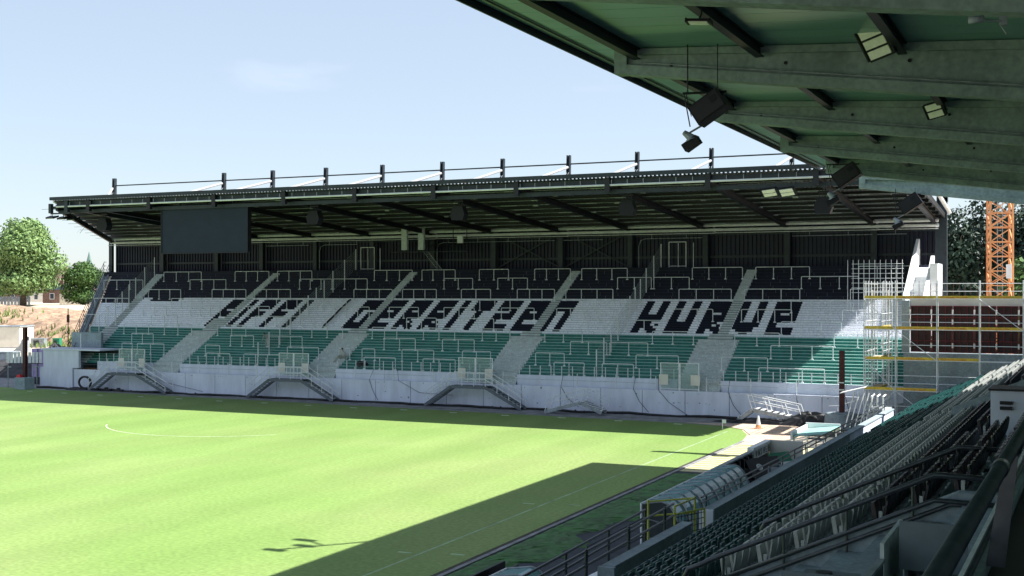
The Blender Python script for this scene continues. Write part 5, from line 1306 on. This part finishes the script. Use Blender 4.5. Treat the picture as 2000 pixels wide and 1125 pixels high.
for (x,y,lab) in ((-20.1,83.4,'small white and orange traffic cone at the pitch corner'),):
    t = thing('traffic_cone',(x,y,0),lab,'cone'); b_=MB(); b_.tube([(x,y,.04),(x,y,.9)],[.2,.05],10); b_.build('cone','bright_white',t); b_=MB(); b_.box(x-.28,y-.28,0,x+.28,y+.28,.04); b_.tube([(x,y,.1),(x,y,.28)],[.21,.16],10); b_.build('base','crane_orange',t)
b_ = MB(); b_.tube([(-22.2,81.8,0),(-22.2,81.8,.7)],.03,6); b_.box(-22.2,81.79,.45,-21.95,81.81,.7); b_.build('corner_flag','bright_white',label='thin white corner marker stick standing in the grass',cat='marker')
for k,(x,y,lab) in enumerate(((-83.9,88.6,'left'),(-82.4,88.6,'right'))):
    b_=MB(); b_.box(x-.5,y-.1,0,x+.5,y+.15,.22); b_.box(x-.2,y-.05,.22,x+.15,y+.1,.36); b_.build('rubble_sack','tarp',label='black sack of rubble under the first bridging stair, the %s one'%lab,cat='sack')

# ================================================================== LEFT BACKGROUND
t = thing('insulation_stack',(-93,92.8,0),'tall stack of purple wrapped insulation boards beside the stand end','stack')
for k in range(5):
    for q in range(2):
        b_=MB(); b_.box(-97.2+q*.92,92.1,.75+k*.58,-96.3+q*.92,94.0,1.31+k*.58); b_.build('board_pack','purple',t)
b_=MB(); b_.box(-97.2,92.1,0,-95.4,94.0,.74); b_.build('pallet','steel_black',t)
b_=MB(); b_.box(-97.23,92.07,2.1,-95.35,92.09,2.16); b_.box(-96.4,92.07,.75,-96.3,92.09,3.65); b_.build('strap','steel_dark',t)
def container(x, y, z, lx, ly, h, label, m='cream', wins=2, rot_=0):
    t = thing('site_container',(x,y,z),label,'container'); t.rotation_euler=(0,0,rot_)
    b_=MB(); b_.box(-lx/2,-ly/2,.1,lx/2,ly/2,h-.15); place('body',b_.mesh('body',m),t)
    b_=MB(); b_.box(-lx/2-.1,-ly/2-.1,h-.15,lx/2+.1,ly/2+.1,h); b_.box(-lx/2-.02,-ly/2-.02,0,lx/2+.02,ly/2+.02,.1); place('frame',b_.mesh('frame','galv_dull'),t)
    for q in range(wins): b_=MB(); xx=-lx/2+lx*(q+.5)/wins; b_.box(xx-.6,-ly/2-.03,1.1,xx+.6,-ly/2-.001,2.1); place('window',b_.mesh('window','window_dark'),t)
def bgpt(px, py, d):
    q=(px-1000)/2376; return d*(q*.9063-.4226), d*(.9063+.4226*q), CAMZ-(py-569)/2376*d
x,y,z = bgpt(2,668,163); container(x,y,2.0,6.6,4,2.9,'long white site container at the left edge in front of the heap','cream',0,R(25))
x,y,z = bgpt(40,662,165); container(x,y,2.0,2.4,3,2.9,'short white container end beside the long container','cream',0,R(25))
def panel_fence(px0, px1, d, z, h, label, m, n, feet=True, name='site_fence', gap=.06):
    t0 = bgpt(px0,600,d); t1 = bgpt(px1,600,d); t = thing(name,((t0[0]+t1[0])/2,(t0[1]+t1[1])/2,z),label,'fence')
    for k in range(n):
        a=Vector((t0[0]+(t1[0]-t0[0])*(k+gap)/n,t0[1]+(t1[1]-t0[1])*(k+gap)/n,z)); b=Vector((t0[0]+(t1[0]-t0[0])*(k+1-gap)/n,t0[1]+(t1[1]-t0[1])*(k+1-gap)/n,z))
        b_=MB(); b_.beam(a+Vector((0,0,h/2)),b+Vector((0,0,h/2)),.06,h); b_.build('panel',m,t)
    return t
panel_fence(44,142,176,2.0,1.15,'low white plastic barrier row across the sandy yard','bright_white',14)
panel_fence(12,97,124,2.2,1.1,'pale mesh barrier line along the top of the dark soil bank','galv',12,gap=.12)
panel_fence(116,176,232,7.0,2.0,'white corrugated hoarding in front of the round dark tree','cream',10)
panel_fence(0,60,230,6.9,1.6,'green grey mesh fence below the huge tree','galv_dull',9,gap=.1)
x,y,z = bgpt(6,722,140); container(x,y,z-.2,3.0,2,2.3,'grey site cabinet cut off by the left edge above the bank','white_pipe',0,R(25))
# lettered banner, planters, digger bucket, sand pile, lamp pole
x,y,z = bgpt(92,645,196); t = thing('banner',(x,y,2.4),'white banner with dark letter fragments standing before the heap','banner'); t.rotation_euler=(0,0,R(25))
b_=MB(); b_.box(-1.6,-.03,0,1.6,.03,1.5); place('cloth',b_.mesh('cloth','bright_white'),t)
me = text_mesh('aro', 1.1, 'lettering', 'galv_dull'); o = place('lettering',me,t,(-1.1,-.05,.4)); o.rotation_euler=(R(90),0,0)
for px,lb in ((76,'left'),(112,'right')):
    x,y,z = bgpt(px,672,164); t = thing('planter',(x,y,2.0),'small %s block standing on the sandy yard behind the rusty post'%('grey' if px<100 else 'dark green'),'block'); t.rotation_euler=(0,0,R(25)); b_=MB(); s_=.9 if px<100 else .45
    b_.box(-s_,-.5,0,s_,.5,1.1); b_.box(-s_*1.05,-.55,1.1,s_*1.05,.55,1.2); place('body',b_.mesh('body','galv_dull' if px<100 else 'card_green'),t); b_=MB(); b_.box(-s_*.6,-.54,.2,s_*.2,-.51,.9); place('panel',b_.mesh('panel','steel_dark'),t)
x,y,z = bgpt(43,679,150); t = thing('excavator_bucket',(x,y,2.0),'rusty excavator bucket lying on the sand beside the left post','bucket'); t.rotation_euler=(0,0,R(25)); b_=MB(); b_.prism([(-1.1,0),(.7,0),(.75,1.5),(.2,1.6),(-.1,.8)],1,-.6,.6); place('shell',b_.mesh('shell','galv_dull'),t); b_=MB(); b_.box(.3,-.2,1.5,.8,.2,1.9); place('hitch',b_.mesh('hitch','steel_dark'),t)
x,y,z = bgpt(110,680,150); mound('broken_slabs',x,y,3.4,1.5,3.0,'soil','dark broken slabs poking out of the sand near the end block','rubble',12)
bpy.data.objects['broken_slabs'].location.z = 0
x,y,z = bgpt(133,640,125); b_=MB(); b_.tube([(x,y,0),(x,y,CAMZ-(602-569)/2376*125)],.05,6); b_.box(x-.15,y-.05,CAMZ-3.2,x+.15,y+.05,CAMZ-2.4); b_.build('lamp_pole','rust',label='thin pole in front of the left end of the terrace',cat='pole')
for k,(px,lb) in enumerate(((16,'leftmost'),(66,'middle'),(72,'rightmost'))):
    x,y,z = bgpt(px,740,120); b_=MB(); b_.tube([(x,y,0),(x,y,2.2)],.05,5); b_.box(x-.05,y-.03,2.0,x+.4,y+.03,2.1); b_.build('stake','galv_dull',label='thin grey stake in front of the soil bank, %s of three'%lb,cat='stake',group='stakes before the soil bank')
# houses beyond
def house(x, y, z, lx, ly, h, hr, label, m, rm, rows_=2, cols_=3, rz_=0):
    t = thing('house',(x,y,z),label,'house'); t.rotation_euler=(0,0,rz_); b_=MB(); b_.box(-lx/2,-ly/2,0,lx/2,ly/2,h); place('wall',b_.mesh('wall',m),t)
    b_=MB(); b_.prism([(-ly/2-.3,h),(ly/2+.3,h),(0,h+hr)],0,-lx/2-.2,lx/2+.2); place('roof',b_.mesh('roof',rm),t)
    b_=MB(); b_.box(lx*.25-.4,-.4,h+hr*.4,lx*.25+.4,.4,h+hr+.8); place('chimney',b_.mesh('chimney','brick'),t)
    for r_ in range(rows_):
        for c_ in range(cols_):
            b_=MB(); xx=-lx/2+lx*(c_+.5)/cols_; zz=1+r_*2.7; b_.box(xx-.5,-ly/2-.06,zz,xx+.5,-ly/2-.005,zz+1.3); w2=place('window',b_.mesh('window','bright_white'),t)
            b_=MB(); b_.box(xx-.4,-ly/2-.09,zz+.1,xx+.4,-ly/2-.061,zz+1.2); place('pane',b_.mesh('pane','window_dark'),w2)
x,y,z=bgpt(108,580,290); house(x,y,6.5,9,8,5.2,3.0,'pale house with tiled roof between the two left trees','cream','roof_tile',2,3,R(25))
x,y,z=bgpt(112,592,262); house(x,y,6.8,4,6,3.0,1.2,'low dark brick outbuilding between the trees','brick','steel_dark',1,1,R(25))
x,y,z=bgpt(52,580,300); house(x,y,6.5,14,8,4.0,3.0,'red brick house glimpsed under the huge tree','brick','roof_tile',1,4,R(25))
x,y,z=bgpt(150,580,300); house(x,y,6.5,12,8,3.2,2.0,'white low building showing beneath the round tree','bright_white','roof_tile',1,3,R(25))
x,y,z=bgpt(174,540,520); t=thing('church_spire',(x,y,0),'distant pointed copper green church spire above the round tree','spire'); b_=MB(); b_.box(x-1.6,y-1.6,0,x+1.6,y+1.6,19); b_.build('tower','brick',t); b_=MB(); b_.tube([(x,y,19),(x,y,26.5)],[1.9,.05],6); b_.build('spire_roof','spire_copper',t)
b_=MB()
for k in range(30):
    xx=-420+k*13+rn.uniform(-3,3); P,F=leaf_cloud([(xx,330+rn.uniform(-8,8),9+rn.uniform(-1,1),9,6,4.5)],500,.8,k); b_.add(P.tolist(),F)
b_.build('tree_belt','leaf_mid',kind='stuff',label='distant belt of trees on the horizon at the left',cat='trees')
